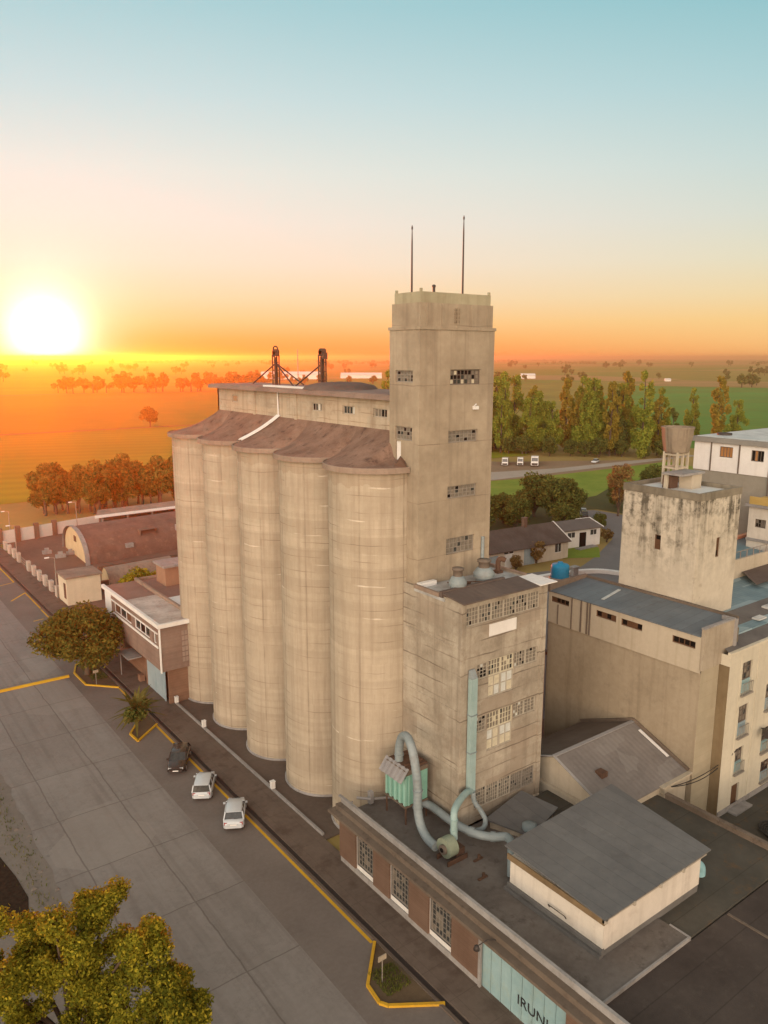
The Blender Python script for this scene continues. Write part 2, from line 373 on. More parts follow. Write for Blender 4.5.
SUN_AZ, SUN_EL = math.radians(13.77), math.radians(1.25)
sun_dir = Vector((math.sin(SUN_AZ)*math.cos(SUN_EL), math.cos(SUN_AZ)*math.cos(SUN_EL), math.sin(SUN_EL)))
sd = bpy.data.lights.new('sun', 'SUN'); so = bpy.data.objects.new('sun', sd); COL.objects.link(so)
sd.energy = 5.0; sd.angle = math.radians(.6); sd.color = (1.0, .12, .0)
so.rotation_euler = (-sun_dir).to_track_quat('-Z', 'Y').to_euler(); so.location = (0, 0, 80)

world = bpy.data.worlds.new('World'); scene.world = world; world.use_nodes = True
wt = world.node_tree; wn, wl = wt.nodes, wt.links
bg = next(n for n in wn if n.type == 'BACKGROUND')
class WT(NT):
    def __init__(s): s.t = wt; s.n = wn; s.l = wl
w = WT()
sky = wn.new('ShaderNodeTexSky'); sky.sky_type = 'NISHITA'; sky.sun_disc = False
sky.sun_elevation = SUN_EL; sky.sun_rotation = SUN_AZ; sky.altitude = 50; sky.dust_density = 3
gd = wn.new('ShaderNodeTexCoord').outputs['Generated']
o = w.xyz(gd); zz = w.math('MAXIMUM', o[2], 0.0)
def lin(c): return tuple((q/255/12.92 if q/255 <= .04045 else ((q/255+.055)/1.055)**2.4) for q in c)
def sramp(cols, k=1.0):
    pos = [0, .022, .042, .07, .11, .155, .21, .285, .37, .66, 1.0]
    return w.ramp(zz, [(p, tuple(q*k for q in lin(c))) for p, c in zip(pos, cols)])
away = sramp([(252,186,114),(253,202,132),(250,210,142),(240,218,170),(226,222,194),(212,220,208),(196,216,213),(170,207,211),(138,193,201),(176,184,182),(190,184,172)])
near = sramp([(250,140,62),(254,176,98),(253,202,138),(252,218,174),(251,228,204),(246,232,217),(233,233,223),(206,224,224),(176,211,216),(184,190,184),(190,184,172)])
dotv = w.node('ShaderNodeVectorMath', operation='DOT_PRODUCT'); wl.new(gd, dotv.inputs[0]); dotv.inputs[1].default_value = sun_dir
d = dotv.outputs['Value']
mr = w.node('ShaderNodeMapRange'); mr.inputs['From Min'].default_value = .62; mr.inputs['From Max'].default_value = .985; wl.new(d, mr.inputs['Value'])
col = w.mix(mr.outputs[0], away, near)
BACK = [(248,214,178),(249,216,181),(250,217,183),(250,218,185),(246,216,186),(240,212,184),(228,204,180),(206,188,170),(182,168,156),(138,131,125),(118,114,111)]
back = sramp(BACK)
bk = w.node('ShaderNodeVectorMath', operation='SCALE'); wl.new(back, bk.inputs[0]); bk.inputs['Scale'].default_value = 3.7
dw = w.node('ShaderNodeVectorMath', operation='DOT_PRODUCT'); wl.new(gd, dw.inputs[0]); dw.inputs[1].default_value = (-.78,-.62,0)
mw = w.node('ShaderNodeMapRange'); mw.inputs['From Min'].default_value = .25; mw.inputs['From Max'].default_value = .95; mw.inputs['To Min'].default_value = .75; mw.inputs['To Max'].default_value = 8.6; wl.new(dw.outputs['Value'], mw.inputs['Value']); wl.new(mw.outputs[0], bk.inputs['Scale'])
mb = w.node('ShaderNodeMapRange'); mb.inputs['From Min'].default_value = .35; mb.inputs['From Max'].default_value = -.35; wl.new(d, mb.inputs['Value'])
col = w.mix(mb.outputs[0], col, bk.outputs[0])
def glow(n, c, k):
    g = w.math('POWER', w.math('MAXIMUM', d, 0.0), n)
    s_ = w.node('ShaderNodeVectorMath', operation='SCALE'); s_.inputs[0].default_value = c; wl.new(w.math('MULTIPLY', g, k), s_.inputs['Scale']); return s_.outputs[0]
def addc(a, b):
    n = w.node('ShaderNodeVectorMath', operation='ADD'); wl.new(a, n.inputs[0]); wl.new(b, n.inputs[1]); return n.outputs[0]
for n_, c_, k_ in ((1500, (2.0,1.85,1.55), 1.0), (420, (.5,.44,.38), 1.0), (110, (.06,.05,.05), 1.0)):
    col = addc(col, glow(n_, c_, k_))
sk = w.node('ShaderNodeVectorMath', operation='SCALE'); wl.new(sky.outputs[0], sk.inputs[0]); sk.inputs['Scale'].default_value = .004
col = addc(col, sk.outputs[0])
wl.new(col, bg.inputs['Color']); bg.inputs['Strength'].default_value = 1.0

vs = scene.view_settings; vs.view_transform = 'Standard'; vs.look = 'None'; vs.exposure = 0.0; vs.gamma = 1.0
scene.display_settings.display_device = 'sRGB'
try: vs.use_curve_mapping = False
except Exception: pass
cy = scene.cycles
cy.use_denoising = True
try: cy.denoiser = 'OPENIMAGEDENOISE'; cy.denoising_input_passes = 'RGB_ALBEDO_NORMAL'
except Exception: pass
cy.max_bounces = 6; cy.diffuse_bounces = 1; cy.glossy_bounces = 2; cy.transmission_bounces = 2; cy.volume_bounces = 0; cy.transparent_max_bounces = 8
cy.caustics_reflective = False; cy.caustics_refractive = False

haze_m = bpy.data.materials.new('haze_air'); haze_m.use_nodes = True
hn = haze_m.node_tree.nodes; hn.clear()
ho = hn.new('ShaderNodeOutputMaterial'); pv = hn.new('ShaderNodeVolumePrincipled')
pv.inputs['Color'].default_value = (.97,.79,.46,1); pv.inputs['Density'].default_value = HAZE_D; pv.inputs['Anisotropy'].default_value = HAZE_G
haze_m.node_tree.links.new(pv.outputs[0], ho.inputs['Volume'])
b = MB(); b.box(-12500, 12500, -12500, 12500, -1.0, 51)
hz = b.build('haze', haze_m); props(hz, 'thin orange evening haze hanging over the plain', 'haze', kind='stuff')

# ------------------------------------------------------------------ ground sheets
def sheet(name, pts, z, mat, label=None, cat=None, kind='structure'):
    b = MB(); b.poly([(x, y, z) for x, y in pts], 0); o = b.build(name, mat, fix=False)
    if o.data.polygons[0].normal.z < 0: o.data.flip_normals()
    return props(o, label, cat, kind=kind)
def rect(x0, x1, y0, y1): return [(x0,y0),(x1,y0),(x1,y1),(x0,y1)]
sheet('ground', rect(-12000, 12000, -12000, 12000), 0, TERRAIN)
# fields beyond the plant
sheet('green_field', [(285,228),(330,120),(470,160),(1010,420),(905,660),(600,470)], .10, CROP)
sheet('stubble_field', [(905,668),(1018,425),(1250,520),(1180,760)], .10, STUBBLE)
sheet('stubble_field', [(1150,1190),(1000,950),(1090,740),(1250,800),(1330,1100)], .10, STUBBLE)
sheet('left_field', [(-160,232),(230,212),(300,330),(340,414),(170,419),(-60,420),(-160,400)], .10, CROP_Y)
sheet('left_field', [(-60,428),(170,425),(420,416),(500,600),(410,804),(250,850),(20,850)], .10, CROP_L)
sheet('left_field', [(30,880),(260,870),(420,820),(700,1250),(500,1500),(80,1500)], .10, CROP_Y)
sheet('dirt_track', [(-80,421),(80,422.5),(170,420),(420,411),(420,415),(170,424),(80,427),(-80,426)], .15, TRACK)
sheet('dirt_track', [(20,856),(250,857),(410,806),(411,812),(252,866),(20,866)], .15, TRACK)
# the plant's own ground
sheet('yard_ground', [(26.6,60),(33,60),(60,60),(60,100),(96,104),(100,175),(75,195),(31,182)], .02, YARD)
sheet('driveway', [(60,48),(70,45),(118,45),(146,84),(160,108),(158.5,124),(152,127),(146.5,119),(145.5,112),(136,101),(121,93.5),(112,90),(95,95),(60,99)], .035, DRIVE)
sheet('lawn', [(106,101.5),(121,92.5),(127,97.5),(128,99.5),(121.5,102.2),(116.5,97.2)], .05, GRASS)
sheet('lawn', [(128,175),(150,146),(160,138),(176,137),(196,146),(250,150),(256,168),(232,168),(203,169.5),(180,171.5),(150,178)], .05, GRASS)
sheet('scrub_ground', [(96,104),(128,104),(150,128),(160,135),(150,145),(126,175),(100,175)], .045, GRASS_DK)
sheet('scrub_ground', [(152,128),(160,124),(161,108),(185,95),(260,140),(250,150),(196,146),(176,137),(160,136)], .045, GRASS_DK)
sheet('dirt_lot', [(150,178.6),(180,172.1),(203,170.1),(232,168.6),(256,168.6),(252,176),(236,186),(205,205),(196,228),(150,225)], .04, DIRT)
sheet('farm_road', [(160,181),(173,174.5),(203,173.5),(232,172.4),(280,170.5),(281,174.2),(240,178),(210,180),(188,186),(165,195)], .06, GRAVEL)
sheet('road', rect(10.9, 22.4, -30, 330), .012, ROAD)
sheet('parking_strip', rect(22.4, 26.55, -30, 330), .016, ASPH)
sheet('verge', [(-40,-30),(10.9,-30),(10.9,330),(-40,330)], .010, VERGE)
b = MB(); ys = [-30 + i*1.3 for i in range(140)]
for i in range(len(ys)-1):
    o0, o1 = [.12*math.sin(q*.9)+.1*math.sin(q*2.3+1) for q in (ys[i], ys[i+1])]
    b.quad((10.2,ys[i],.02),(11.25+o0,ys[i],.02),(11.25+o1,ys[i+1],.02),(10.2,ys[i+1],.02))
props(b.build('verge_edge', VERGE, fix=False), kind='structure')
# kerb, channel, pavement
b = MB(); b.box(26.55, 26.75, 28, 330, 0, .15); props(b.build('kerb', YARDC), kind='structure')
b = MB(); b.box(26.75, 27.15, 28, 330, -.02, .03); props(b.build('drain_channel', plain('channel_dark', (.04,.03,.025), .9)), kind='structure')
b = MB(); b.box(27.15, 29.9, -30, 330, -.02, .15); props(b.build('pavement', PAVE), kind='structure')
b = MB(); b.box(29.95, 60, 48, 99, -.02, .12); props(b.build('plant_yard', YARDC), kind='structure')
b = MB(); b.box(24.2, 27.15, -30, 28, -.02, .15); props(b.build('pavement_corner', PAVE), kind='structure')
# yellow lines
def stripe(pts, wd, z=.022):
    b = MB(); P = [Vector((x, y, z)) for x, y in pts]
    for a, c in zip(P, P[1:]):
        d_ = (c-a).normalized(); nrm = Vector((-d_.y, d_.x, 0))*wd/2; e = d_*wd*.3
        b.quad(a-nrm-e, c-nrm+e, c+nrm+e, a+nrm-e); z += 0
    return b
def line_mark(pts, wd=.2, z=.022):
    b = MB()
    for i, (a, c) in enumerate(zip(pts, pts[1:])):
        a, c = Vector((*a, z+i*.004)), Vector((*c, z+i*.004)); d_ = (c-a).normalized(); nrm = Vector((-d_.y, d_.x, 0))*wd/2
        b.quad(a-nrm, c-nrm, c+nrm, a+nrm)
    return props(b.build('road_marking', YELLOW, fix=False), kind='structure')
line_mark([(26.35,36.7),(26.35,75.6)], .24)
line_mark([(26.35,79),(26.35,87.2)], .2)
line_mark([(26.35,97.8),(26.35,123.4)], .2)
line_mark([(26.45,124),(26.5,134.2),(23.6,130.6)], .28)
line_mark([(24.1,118.3),(25.6,118.6)], .25)
line_mark([(26.35,141.8),(26.35,175)], .25)
line_mark([(26.3,141.8),(23.7,140.8)], .25)
line_mark([(10.2,72.6),(9.9,69.4)], .22)
b = MB(); b.tube([(14.6,94.4,.0),(22.6,94.2,.0)], .28, 10); props(b.build('speed_bump', YELLOW), kind='structure')
# planters let into the parking strip
def planter(pts, hw=.12):
    b = MB(); b.poly([(x,y,.06) for x,y in pts]); props(b.build('planting_bed', SOIL, fix=False), kind='structure')
    b = MB()
    for a, c in zip(pts, pts[1:]): b.bar((*a,.08),(*c,.08), .2, .17)
    props(b.build('bed_kerb', YELLOW), kind='structure')
planter([(26.5,36.6),(24.0,33.9),(23.8,32.4),(24.1,31.9),(26.9,30.0)])
planter([(26.5,79.4),(23.5,75.1),(23.6,73.1),(26.5,75.6)])
planter([(26.5,97.6),(24.3,97.4),(23.4,94.8),(23.5,90.4),(26.4,87.3)])
# low white kerb wall along the silos, with three stub posts
b = MB(); b.box(29.93, 30.13, 48.5, 79.6, 0, .34)
lw = b.build('low_wall', COPING, base=(30.03,64,0)); props(lw, 'low pale concrete kerb wall along the foot of the silos', 'low wall')
for y, lb in ((78.9,'short white stub post at the office end of the low kerb wall'),(71.6,'short white stub post in the middle of the low kerb wall'),(56.9,'short white stub post nearest the brick piers on the kerb wall')):
    b = MB(); b.box(29.85,30.21,y-.16,y+.16,.33,.95); b.box(29.82,30.24,y-.19,y+.19,.95,1.02)
    props(b.build('stub_post', WHITEP, base=(30.03,y,.34)), lb, 'post', 'stub posts on the kerb wall')
# ------------------------------------------------------------------ walls and windows
def pt(axis, pos, a, z, d=0.0):
    """axis 'x': wall facing -X at X=pos, a runs along Y; axis 'y': wall facing -Y at Y=pos, a runs along X; d = depth into the wall"""
    return (pos+d, a, z) if axis == 'x' else (a, pos+d, z)
def facade(mb, axis, pos, a0, a1, z0, z1, holes=(), depth=.28, m=0, mrev=None):
    A = sorted({a0, a1, *[h[0] for h in holes], *[h[1] for h in holes]}); Z = sorted({z0, z1, *[h[2] for h in holes], *[h[3] for h in holes]})
    for i in range(len(A)-1):
        for j in range(len(Z)-1):
            ca, cz = (A[i]+A[i+1])/2, (Z[j]+Z[j+1])/2
            if any(h[0] < ca < h[1] and h[2] < cz < h[3] for h in holes): continue
            mb.quad(pt(axis,pos,A[i],Z[j]), pt(axis,pos,A[i+1],Z[j]), pt(axis,pos,A[i+1],Z[j+1]), pt(axis,pos,A[i],Z[j+1]), m)
    r = m if mrev is None else mrev
    for (p, q, s, e) in holes:
        for (u, v_) in (((p,s),(q,s)),((q,s),(q,e)),((q,e),(p,e)),((p,e),(p,s))):
            mb.quad(pt(axis,pos,*u), pt(axis,pos,*v_), pt(axis,pos,*v_,depth), pt(axis,pos,*u,depth), r)
def abox(mb, axis, pos, a0, a1, z0, z1, d0, d1, m=0):
    if axis == 'x': mb.box(pos+d0, pos+d1, a0, a1, z0, z1, m)
    else: mb.box(a0, a1, pos+d0, pos+d1, z0, z1, m)
def window(parent, axis, pos, a0, a1, z0, z1, nx, nz, frame=None, panes=None, depth=.2, bar=.05, seed=0, name='window', edge=.08):
    """a framed window in a hole: frame and bars are the part, its glazing a sub-part"""
    frame = frame or FRAME_LT; panes = panes or [(GLASS, 3), (GLASS_DUSTY, 5), (HOLE, 1)]
    R = random.Random(seed*7+3); b = MB()
    abox(b,axis,pos,a0,a1,z0,z0+edge,depth-.09,depth); abox(b,axis,pos,a0,a1,z1-edge,z1,depth-.09,depth)
    abox(b,axis,pos,a0,a0+edge,z0+edge,z1-edge,depth-.09,depth); abox(b,axis,pos,a1-edge,a1,z0+edge,z1-edge,depth-.09,depth)
    A = [a0+edge+(a1-a0-2*edge)*i/nx for i in range(nx+1)]; Z = [z0+edge+(z1-z0-2*edge)*j/nz for j in range(nz+1)]
    for a in A[1:-1]: abox(b,axis,pos,a-bar/2,a+bar/2,z0+edge,z1-edge,depth-.07,depth-.012)
    for k, z in enumerate(Z[1:-1]):
        for i in range(nx): abox(b,axis,pos,A[i]+(bar/2 if i else 0),A[i+1]-(bar/2 if i < nx-1 else 0),z-bar/2,z+bar/2,depth-.065,depth-.014)
    f = b.build(name, frame, parent)
    g = MB(); pool = [i for i, (mm, wt_) in enumerate(panes) for _ in range(wt_)]
    for i in range(nx):
        for j in range(nz):
            t_ = R.uniform(-.004,.004)
            g.quad(pt(axis,pos,A[i],Z[j],depth-.02+t_), pt(axis,pos,A[i+1],Z[j],depth-.02-t_), pt(axis,pos,A[i+1],Z[j+1],depth-.02+t_), pt(axis,pos,A[i],Z[j+1],depth-.02), R.choice(pool))
    g.build('glazing', [mm for mm, _ in panes], f, fix=False)
    return f

# ------------------------------------------------------------------ the five silos
SX, SY, SP, SR = 35.4, 48.5, 7.8, 3.75
def silo_material():
    m = bpy.data.materials.new('silo_concrete'); t = NT(m); v = t.coords(); oo = t.xyz(t.obj())
    ang = t.math('ARCTAN2', oo[1], oo[0]); z = oo[2]
    n1 = t.noise(v, .3, 5); n2 = t.noise(v, 2.2, 6, .65)
    f = t.ramp(t.math('ADD', t.math('MULTIPLY', n1, .6), t.math('MULTIPLY', n2, .4)), [(.28,0.0),(.72,1.0)])
    col = t.mix(f, (.41,.345,.255), (.56,.485,.375))
    cs = t.node('ShaderNodeCombineXYZ'); t.l.new(t.math('MULTIPLY', ang, 3.75), cs.inputs[0]); t.l.new(z, cs.inputs[2]); oi = t.node('ShaderNodeObjectInfo')
    t.l.new(t.math('MULTIPLY', oi.outputs['Random'], 50), cs.inputs[1]); uv = cs.outputs[0]
    # fine vertical board marks and pour lifts
    bw = t.node('ShaderNodeTexWhiteNoise', noise_dimensions='2D'); bc = t.node('ShaderNodeCombineXYZ')
    t.l.new(t.math('FLOOR', t.math('MULTIPLY', ang, 30)), bc.inputs[0]); t.l.new(t.math('FLOOR', t.math('DIVIDE', z, 1.25)), bc.inputs[1]); t.l.new(bc.outputs[0], bw.inputs['Vector'])
    col = t.mix(t.math('MULTIPLY', bw.outputs[0], .2), col, (.30,.245,.175))
    zz = t.math('ADD', z, t.math('MULTIPLY', t.noise(uv, .35, 2), .3))
    lf = t.node('ShaderNodeTexWhiteNoise', noise_dimensions='1D'); t.l.new(t.math('FLOOR', t.math('DIVIDE', zz, 1.25)), lf.inputs['W'])
    col = t.mix(t.math('MULTIPLY', lf.outputs[0], .34), col, (.28,.225,.16))
    ln = t.line(zz, 1.25, .05); nz = t.ramp(t.noise(t.scale(uv, (.3,1,1)), .9, 3), [(.45,0.0),(.6,1.0)])
    col = t.mix(t.math('MULTIPLY', t.math('MULTIPLY', ln, nz), .7), col, (.17,.13,.095))
    fb = t.node('ShaderNodeTexWhiteNoise', noise_dimensions='1D'); t.l.new(t.math('FLOOR', t.math('DIVIDE', zz, .36)), fb.inputs['W'])
    col = t.mix(t.math('MULTIPLY', fb.outputs[0], .22), col, (.30,.25,.185))
    # dark vertical joints
    vj = t.line(t.math('ADD', ang, t.math('MULTIPLY', t.math('SUBTRACT', t.noise(uv, .6, 3), .5), .02)), .92, .035, .25)
    col = t.mix(t.math('MULTIPLY', vj, t.math('MULTIPLY', t.ramp(t.noise(uv, .5, 3), [(.35,.2),(.6,1.0)]), .5)), col, (.17,.13,.095))
    # white lime runs along some pours
    ws = t.ramp(t.noise(t.scale(uv, (.35,1,3.2)), 1.0, 2), [(.61,0.0),(.69,1.0)])
    wl_ = t.line(zz, 2.5, .13)
    col = t.mix(t.math('MULTIPLY', t.math('MULTIPLY', ws, wl_), .65), col, (.76,.69,.57))
    # browner band at the top of the shaft, and rain streaks
    st = t.ramp(t.noise(t.scale(uv, (1.7,1,.06)), 1.0, 5, .6), [(.5,0.0),(.72,1.0)])
    col = t.mix(t.math('MULTIPLY', st, .42), col, (.22,.165,.12))
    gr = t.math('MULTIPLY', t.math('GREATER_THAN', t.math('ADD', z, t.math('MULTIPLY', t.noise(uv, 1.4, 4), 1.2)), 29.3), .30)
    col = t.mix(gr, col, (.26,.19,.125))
    t.l.new(col, t.bsdf.inputs['Base Color']); t.bsdf.inputs['Roughness'].default_value = .9; t.bsdf.inputs['Specular IOR Level'].default_value = .2
    h = t.math('ADD', t.math('MULTIPLY', bw.outputs[0], .5), t.noise(v, 7, 6, .7)); t.bump(h, .3, .05)
    return m
SILO = silo_material()
slab = ['concrete silo joined to the tall tower, nearest the green dust filter', 'second concrete silo from the tall tower', 'middle concrete silo, below the pale drain strip on the roof',
        'fourth concrete silo from the tall tower', 'orange-tinted end silo beside the two-storey office, farthest from the tower']
for k in range(5):
    y = SY + SP*k
    t_ = thing('grain_silo', (SX, y, 0), slab[k], 'silo', 'five concrete grain silos in a row')
    b = MB(); b.lathe(SX, y, [(SR,0),(SR,29.7)], 96); b.build('silo_shaft', SILO, t_)
    b = MB(); b.lathe(SX, y, [(SR+.002,.10),(SR+.13,.10),(SR+.13,.26),(SR+.002,.30)], 72); b.build('base_ring', COPING, t_)

# ------------------------------------------------------------------ gallery with its sweeping roof
GX = 36.5
G_ = thing('silo_gallery', (GX, 63, 29.3), 'long low gallery house with sweeping brown roof on top of the silos', 'gallery')
def eave(Re):
    """front outline of the five eave discs, from the tower end round to the far end"""
    out = []
    y = 44.15; 
    lo = [(SX - math.sqrt(max(Re*Re-(44.15-SY)**2, 0)) if abs(44.15-SY) < Re else SX, 44.15)]
    for k in range(5):
        cy_ = SY + SP*k
        y0 = 44.15 if k == 0 else cy_ - SP/2; y1 = cy_ + SP/2
        a0 = math.asin(max(-1, (y0-cy_)/Re)); a1 = math.asin(min(1, (y1-cy_)/Re)) if k < 4 else PI*.5 + .9
        n = 26
        for i in range(n + (k == 4)):
            a = a0 + (a1-a0)*i/n; out.append((SX - Re*math.cos(a), cy_ + Re*math.sin(a), k, i/n))
    return out
Re = SR + .42
E1 = eave(Re); y_lo, y_hi = E1[0][1], E1[-1][1]
YT0, YT1 = 46.9, 78.6
def top_of(e):
    if e[1] < 46.2: return Vector((35.44, 46.4, 30.7))
    y = min(max(e[1], YT0), YT1); return Vector((GX-.02, y, 32.45))
def roof_pt(e, s):
    a = Vector((e[0], e[1], 30.04)); t_ = top_of(e); p = a.lerp(t_, s)
    p.z = a.z + (t_.z-a.z)*(.42*s + .58*s**2.3); return p
b = MB(); NS = 12
grid = [[roof_pt(e, s/NS) for e in E1] for s in range(NS+1)]; n = len(E1)
vs_ = [p for row in grid for p in row]
b.add(vs_, [(r*n+i, r*n+i+1, (r+1)*n+i+1, (r+1)*n+i) for r in range(NS) for i in range(n-1)], 0, True)
b.build('skirt_roof', ROOF_TILE, G_)
b = MB(); inner = eave(SR-.3)
lipo = [Vector((e[0],e[1],0)) for e in E1]; lipi = [Vector((e[0],e[1],0)) for e in inner]
Zl = (29.68, 30.06)
vv = []
for p, q in zip(lipo, lipi): vv += [(p.x,p.y,Zl[1]), (p.x,p.y,Zl[0]), (q.x,q.y,Zl[0]), (p.x*.92+q.x*.08, p.y*.92+q.y*.08, Zl[1]+.05)]
ff = []
for i in range(len(lipo)-1):
    for (c0, c1) in ((0,1),(1,2),(3,0)): ff.append((i*4+c0,(i+1)*4+c0,(i+1)*4+c1,i*4+c1))
b.add(vv, ff, 0); b.build('eave_rim', ROOF_LIP, G_)
# upstand fins in the valleys between the discs
for k in range(4):
    yv = SY + SP*(k+.5); xv = SX - math.sqrt(Re*Re-(SP/2)**2)
    b = MB(); b.add([(xv+.05,yv-.1,30.1),(xv+1.7,yv-.05,30.2),(xv+1.7,yv-.05,30.75),(xv+.05,yv+.1,30.1),(xv+1.7,yv+.07,30.2),(xv+1.7,yv+.07,30.75)],
                    [(0,1,2),(3,5,4),(0,2,5,3),(1,4,5,2)]); b.build('valley_fin', ROOF_BROWN, G_)
b = MB(); b.add([(35.1,44.4,30.1),(34.6,45.2,30.15),(36.0,46.7,30.3),(36.1,46.0,31.1),(35.2,45.2,30.6)], [(0,1,4),(1,2,3,4),(0,4,3)]); b.build('roof_hatch', RUST, G_)
holes = [(48.6,50.4,33.35,34.05),(53.0,54.8,33.35,34.05),(58.0,59.7,33.35,34.05),(74.2,75.6,33.4,34.15)]
b = MB(); facade(b, 'x', GX, 46.9, 79.0, 32.2, 34.75, holes, .3)
b.box(GX, GX+5.2, 78.7, 79.0, 29.4, 34.75); b.box(GX+5.0, GX+5.2, 46.9, 78.7, 29.4, 34.75)
b.box(GX+.01, GX+5, 46.95, 78.69, 29.4, 32.19)
for yy in (62.4, 70.5): abox(b,'x',GX,yy-.22,yy+.22,32.2,34.75,-.10,.01)
b.build('gallery_wall', CONC_GAL, G_)
for i, h in enumerate(holes): window(G_, 'x', GX, *h, 4, 1, FRAME_LT, [(GLASS,2),(HOLE,3),(PANE_WHITE,1),(GLASS_DUSTY,2)] if i < 3 else [(ORANGEWIN,1)], .2, seed=i+40)
b = MB(); b.box(GX-.75, GX+5.8, 46.92, 79.75, 34.78, 35.12); b.box(GX-.55, GX+5.6, 47.0, 79.55, 35.12, 35.2)
b.build('flat_roof', weathered('gallery_roof', (.20,.145,.12), (.30,.225,.185), spots=.4, spot_col=(.12,.08,.06), big=.4), G_)
b = MB(); b.lathe(39.2, 59.2, [(3.4,35.2),(3.1,35.5),(2.0,35.75),(.02,35.85)], 32); b.build('roof_dome', ROOF_BROWN, G_)
b = MB(); b.box(36.3, 37.2, 60.0, 68.3, 35.21, 35.36); b.build('roof_walkway', WHITEP, G_)
p0 = [Vector(p) for p in smooth_path([roof_pt(next(e for e in E1 if e[2]==2 and e[3] > .80), s) + Vector((-.08,0,.12)) for s in (0,.25,.5,.75,1.0)], 3)]
b = MB()
EE = [e for e in E1 if e[2] in (2,3)]; path = []
for k in range(13):
    s_ = k/12; row = sorted((roof_pt(e, s_) for e in EE), key=lambda p: p.y); Y = 67.9-2.3*s_**.8; ys_ = [p.y for p in row]
    path.append(Vector((float(np.interp(Y, ys_, [p.x for p in row]))-.06, Y, float(np.interp(Y, ys_, [p.z for p in row]))+.10)))
for p, q in zip(path, path[1:]):
    h_ = Vector((0,.3,0)); u_ = Vector((-.03,0,.10))
    b.add([p-h_,p+h_,q+h_,q-h_,p-h_+u_,p+h_+u_,q+h_+u_,q-h_+u_],[(4,5,6,7),(0,4,7,3),(1,2,6,5)])
b.tube([path[-1]+Vector((0,0,0)), (GX-.12, path[-1].y, 34.9)], .07, 8)
b.build('drain_strip', WHITE, G_)

# ------------------------------------------------------------------ elevator heads on the gallery roof
def head(y, label, tilt, seed):
    t_ = thing('bucket_elevator', (39, y, 35.2), label, 'bucket elevator', 'bucket elevators on the gallery roof')
    b = MB()
    for sx in (-.25,.25):
        for sy in (-.22,.22): b.bar((39+sx,y+sy,35.2),(39+sx,y+sy,38.2), .10)
    for z in (35.9,36.7,37.5,38.1):
        b.bar((38.75,y-.22,z),(39.25,y-.22,z),.07); b.bar((38.75,y+.22,z),(39.25,y+.22,z),.07); b.bar((38.75,y-.22,z),(38.75,y+.22,z),.07); b.bar((39.25,y-.22,z),(39.25,y+.22,z),.07)
    b.box(38.93,39.07,y-.1,y+.1,35.2,38.0) if not seed else b.box(38.85,39.15,y-.16,y+.16,35.2,38.0); b.build('leg_tower', RUST, t_)
    b = MB(); b.box(38.75,39.25,y-.3,y+.25,38.1,38.55); b.tube([(38.75,y-.05,38.5),(39.25,y-.05,38.5)], .28, 14)
    if seed: b.box(38.8,39.2,y-.6,y-.3,37.8,38.4)
    else: b.tube(smooth_path([(39,y-.38,38.1),(39,y-.42,38.85),(39,y,39.05),(39,y+.42,38.85),(39,y+.4,38.0)]), .07, 8)
    b.build('head_casing', RUST, t_)
    b = MB()
    for (dx, dy) in tilt: b.tube([(39,y,37.4),(39+dx,y+dy,35.25)], .07, 8)
    b.build('brace', DARKMETAL, t_); return t_
head(70.5, 'rusty elevator head with open hoop top on the gallery roof', [(.3,5.6),(1.8,-2.4),(-.8,-4.8)], 0)
head(61.8, 'rusty elevator head with solid hood beside the roof dome', [(.2,5.2),(1.2,2.2)], 1)

# ------------------------------------------------------------------ the tall tower
TX0, TX1, TY0, TY1 = 35.46, 42.72, 43.39, 46.9
T_ = thing('elevator_tower', (39.1, 45.1, 0), 'tall square concrete tower with two masts at the end of the silos', 'tower')
hy = [(38.35,41.35,36.0,37.1),(38.25,41.2,31.75,32.65),(38.25,41.2,27.55,28.5),(38.2,41.1,23.25,24.5)]
hx = [(44.15,46.2,36.2,37.05),(44.2,46.2,32.0,33.0)]; dr = [(45.5,46.15,30.4,31.9)]
b = MB(); facade(b,'y',TY0,TX0,TX1,0,39.9,hy,.3); facade(b,'x',TX0,TY0,TY1,0,39.9,hx+dr,.3)
b.quad((TX0,TY1,0),(TX1,TY1,0),(TX1,TY1,39.9),(TX0,TY1,39.9)); b.quad((TX1,TY0,0),(TX1,TY1,0),(TX1,TY1,39.9),(TX1,TY0,39.9))
b.build('tower_wall', CONC, T_)
b = MB(); b.box(TX0-.08,TX1+.08,TY0-.08,TY1+.08,39.9,40.12); b.box(TX0+.12,TX1-.12,TY0+.12,TY1-.12,40.12,41.75)
for a in [TX0+.7+i*1.45 for i in range(5)]: b.box(a-.07,a+.07,TY0+.07,TY0+.12,40.13,41.7)
b.build('tower_head', CONC, T_)
b = MB(); b.box(TX0+.26,TX1-.26,TY0+.26,TY1-.26,41.75,42.5)
for x in (TX0+.36, TX1-.36):
    for y in (TY0+.36, TY1-.36): b.box(x-.08,x+.08,y-.08,y+.08,42.5,42.72)
b.build('parapet', weathered('parapet_moss', (.33,.30,.20), (.42,.385,.27), streak=.4, streak_col=(.2,.17,.11)), T_)
b = MB()
for i in range(3):
    for j in range(4): b.box(38.75+i*.18,38.86+i*.18,TY0+.05,TY0+.115,40.4+j*.28,40.6+j*.28)
b.build('vent_grille', weathered('grille', (.24,.19,.13), (.3,.24,.17)), T_)
for i, h in enumerate(hy): window(T_,'y',TY0,*h,8 if i == 0 else 7,3,STEEL if i else FRAME_DK,[(GLASS,1),(GLASS_DUSTY,12),(HOLE,1)] if i else [(HOLE,4),(PANE_YEL,3),(GLASS_DUSTY,3),(GLASS,2)],.22,seed=i+1)
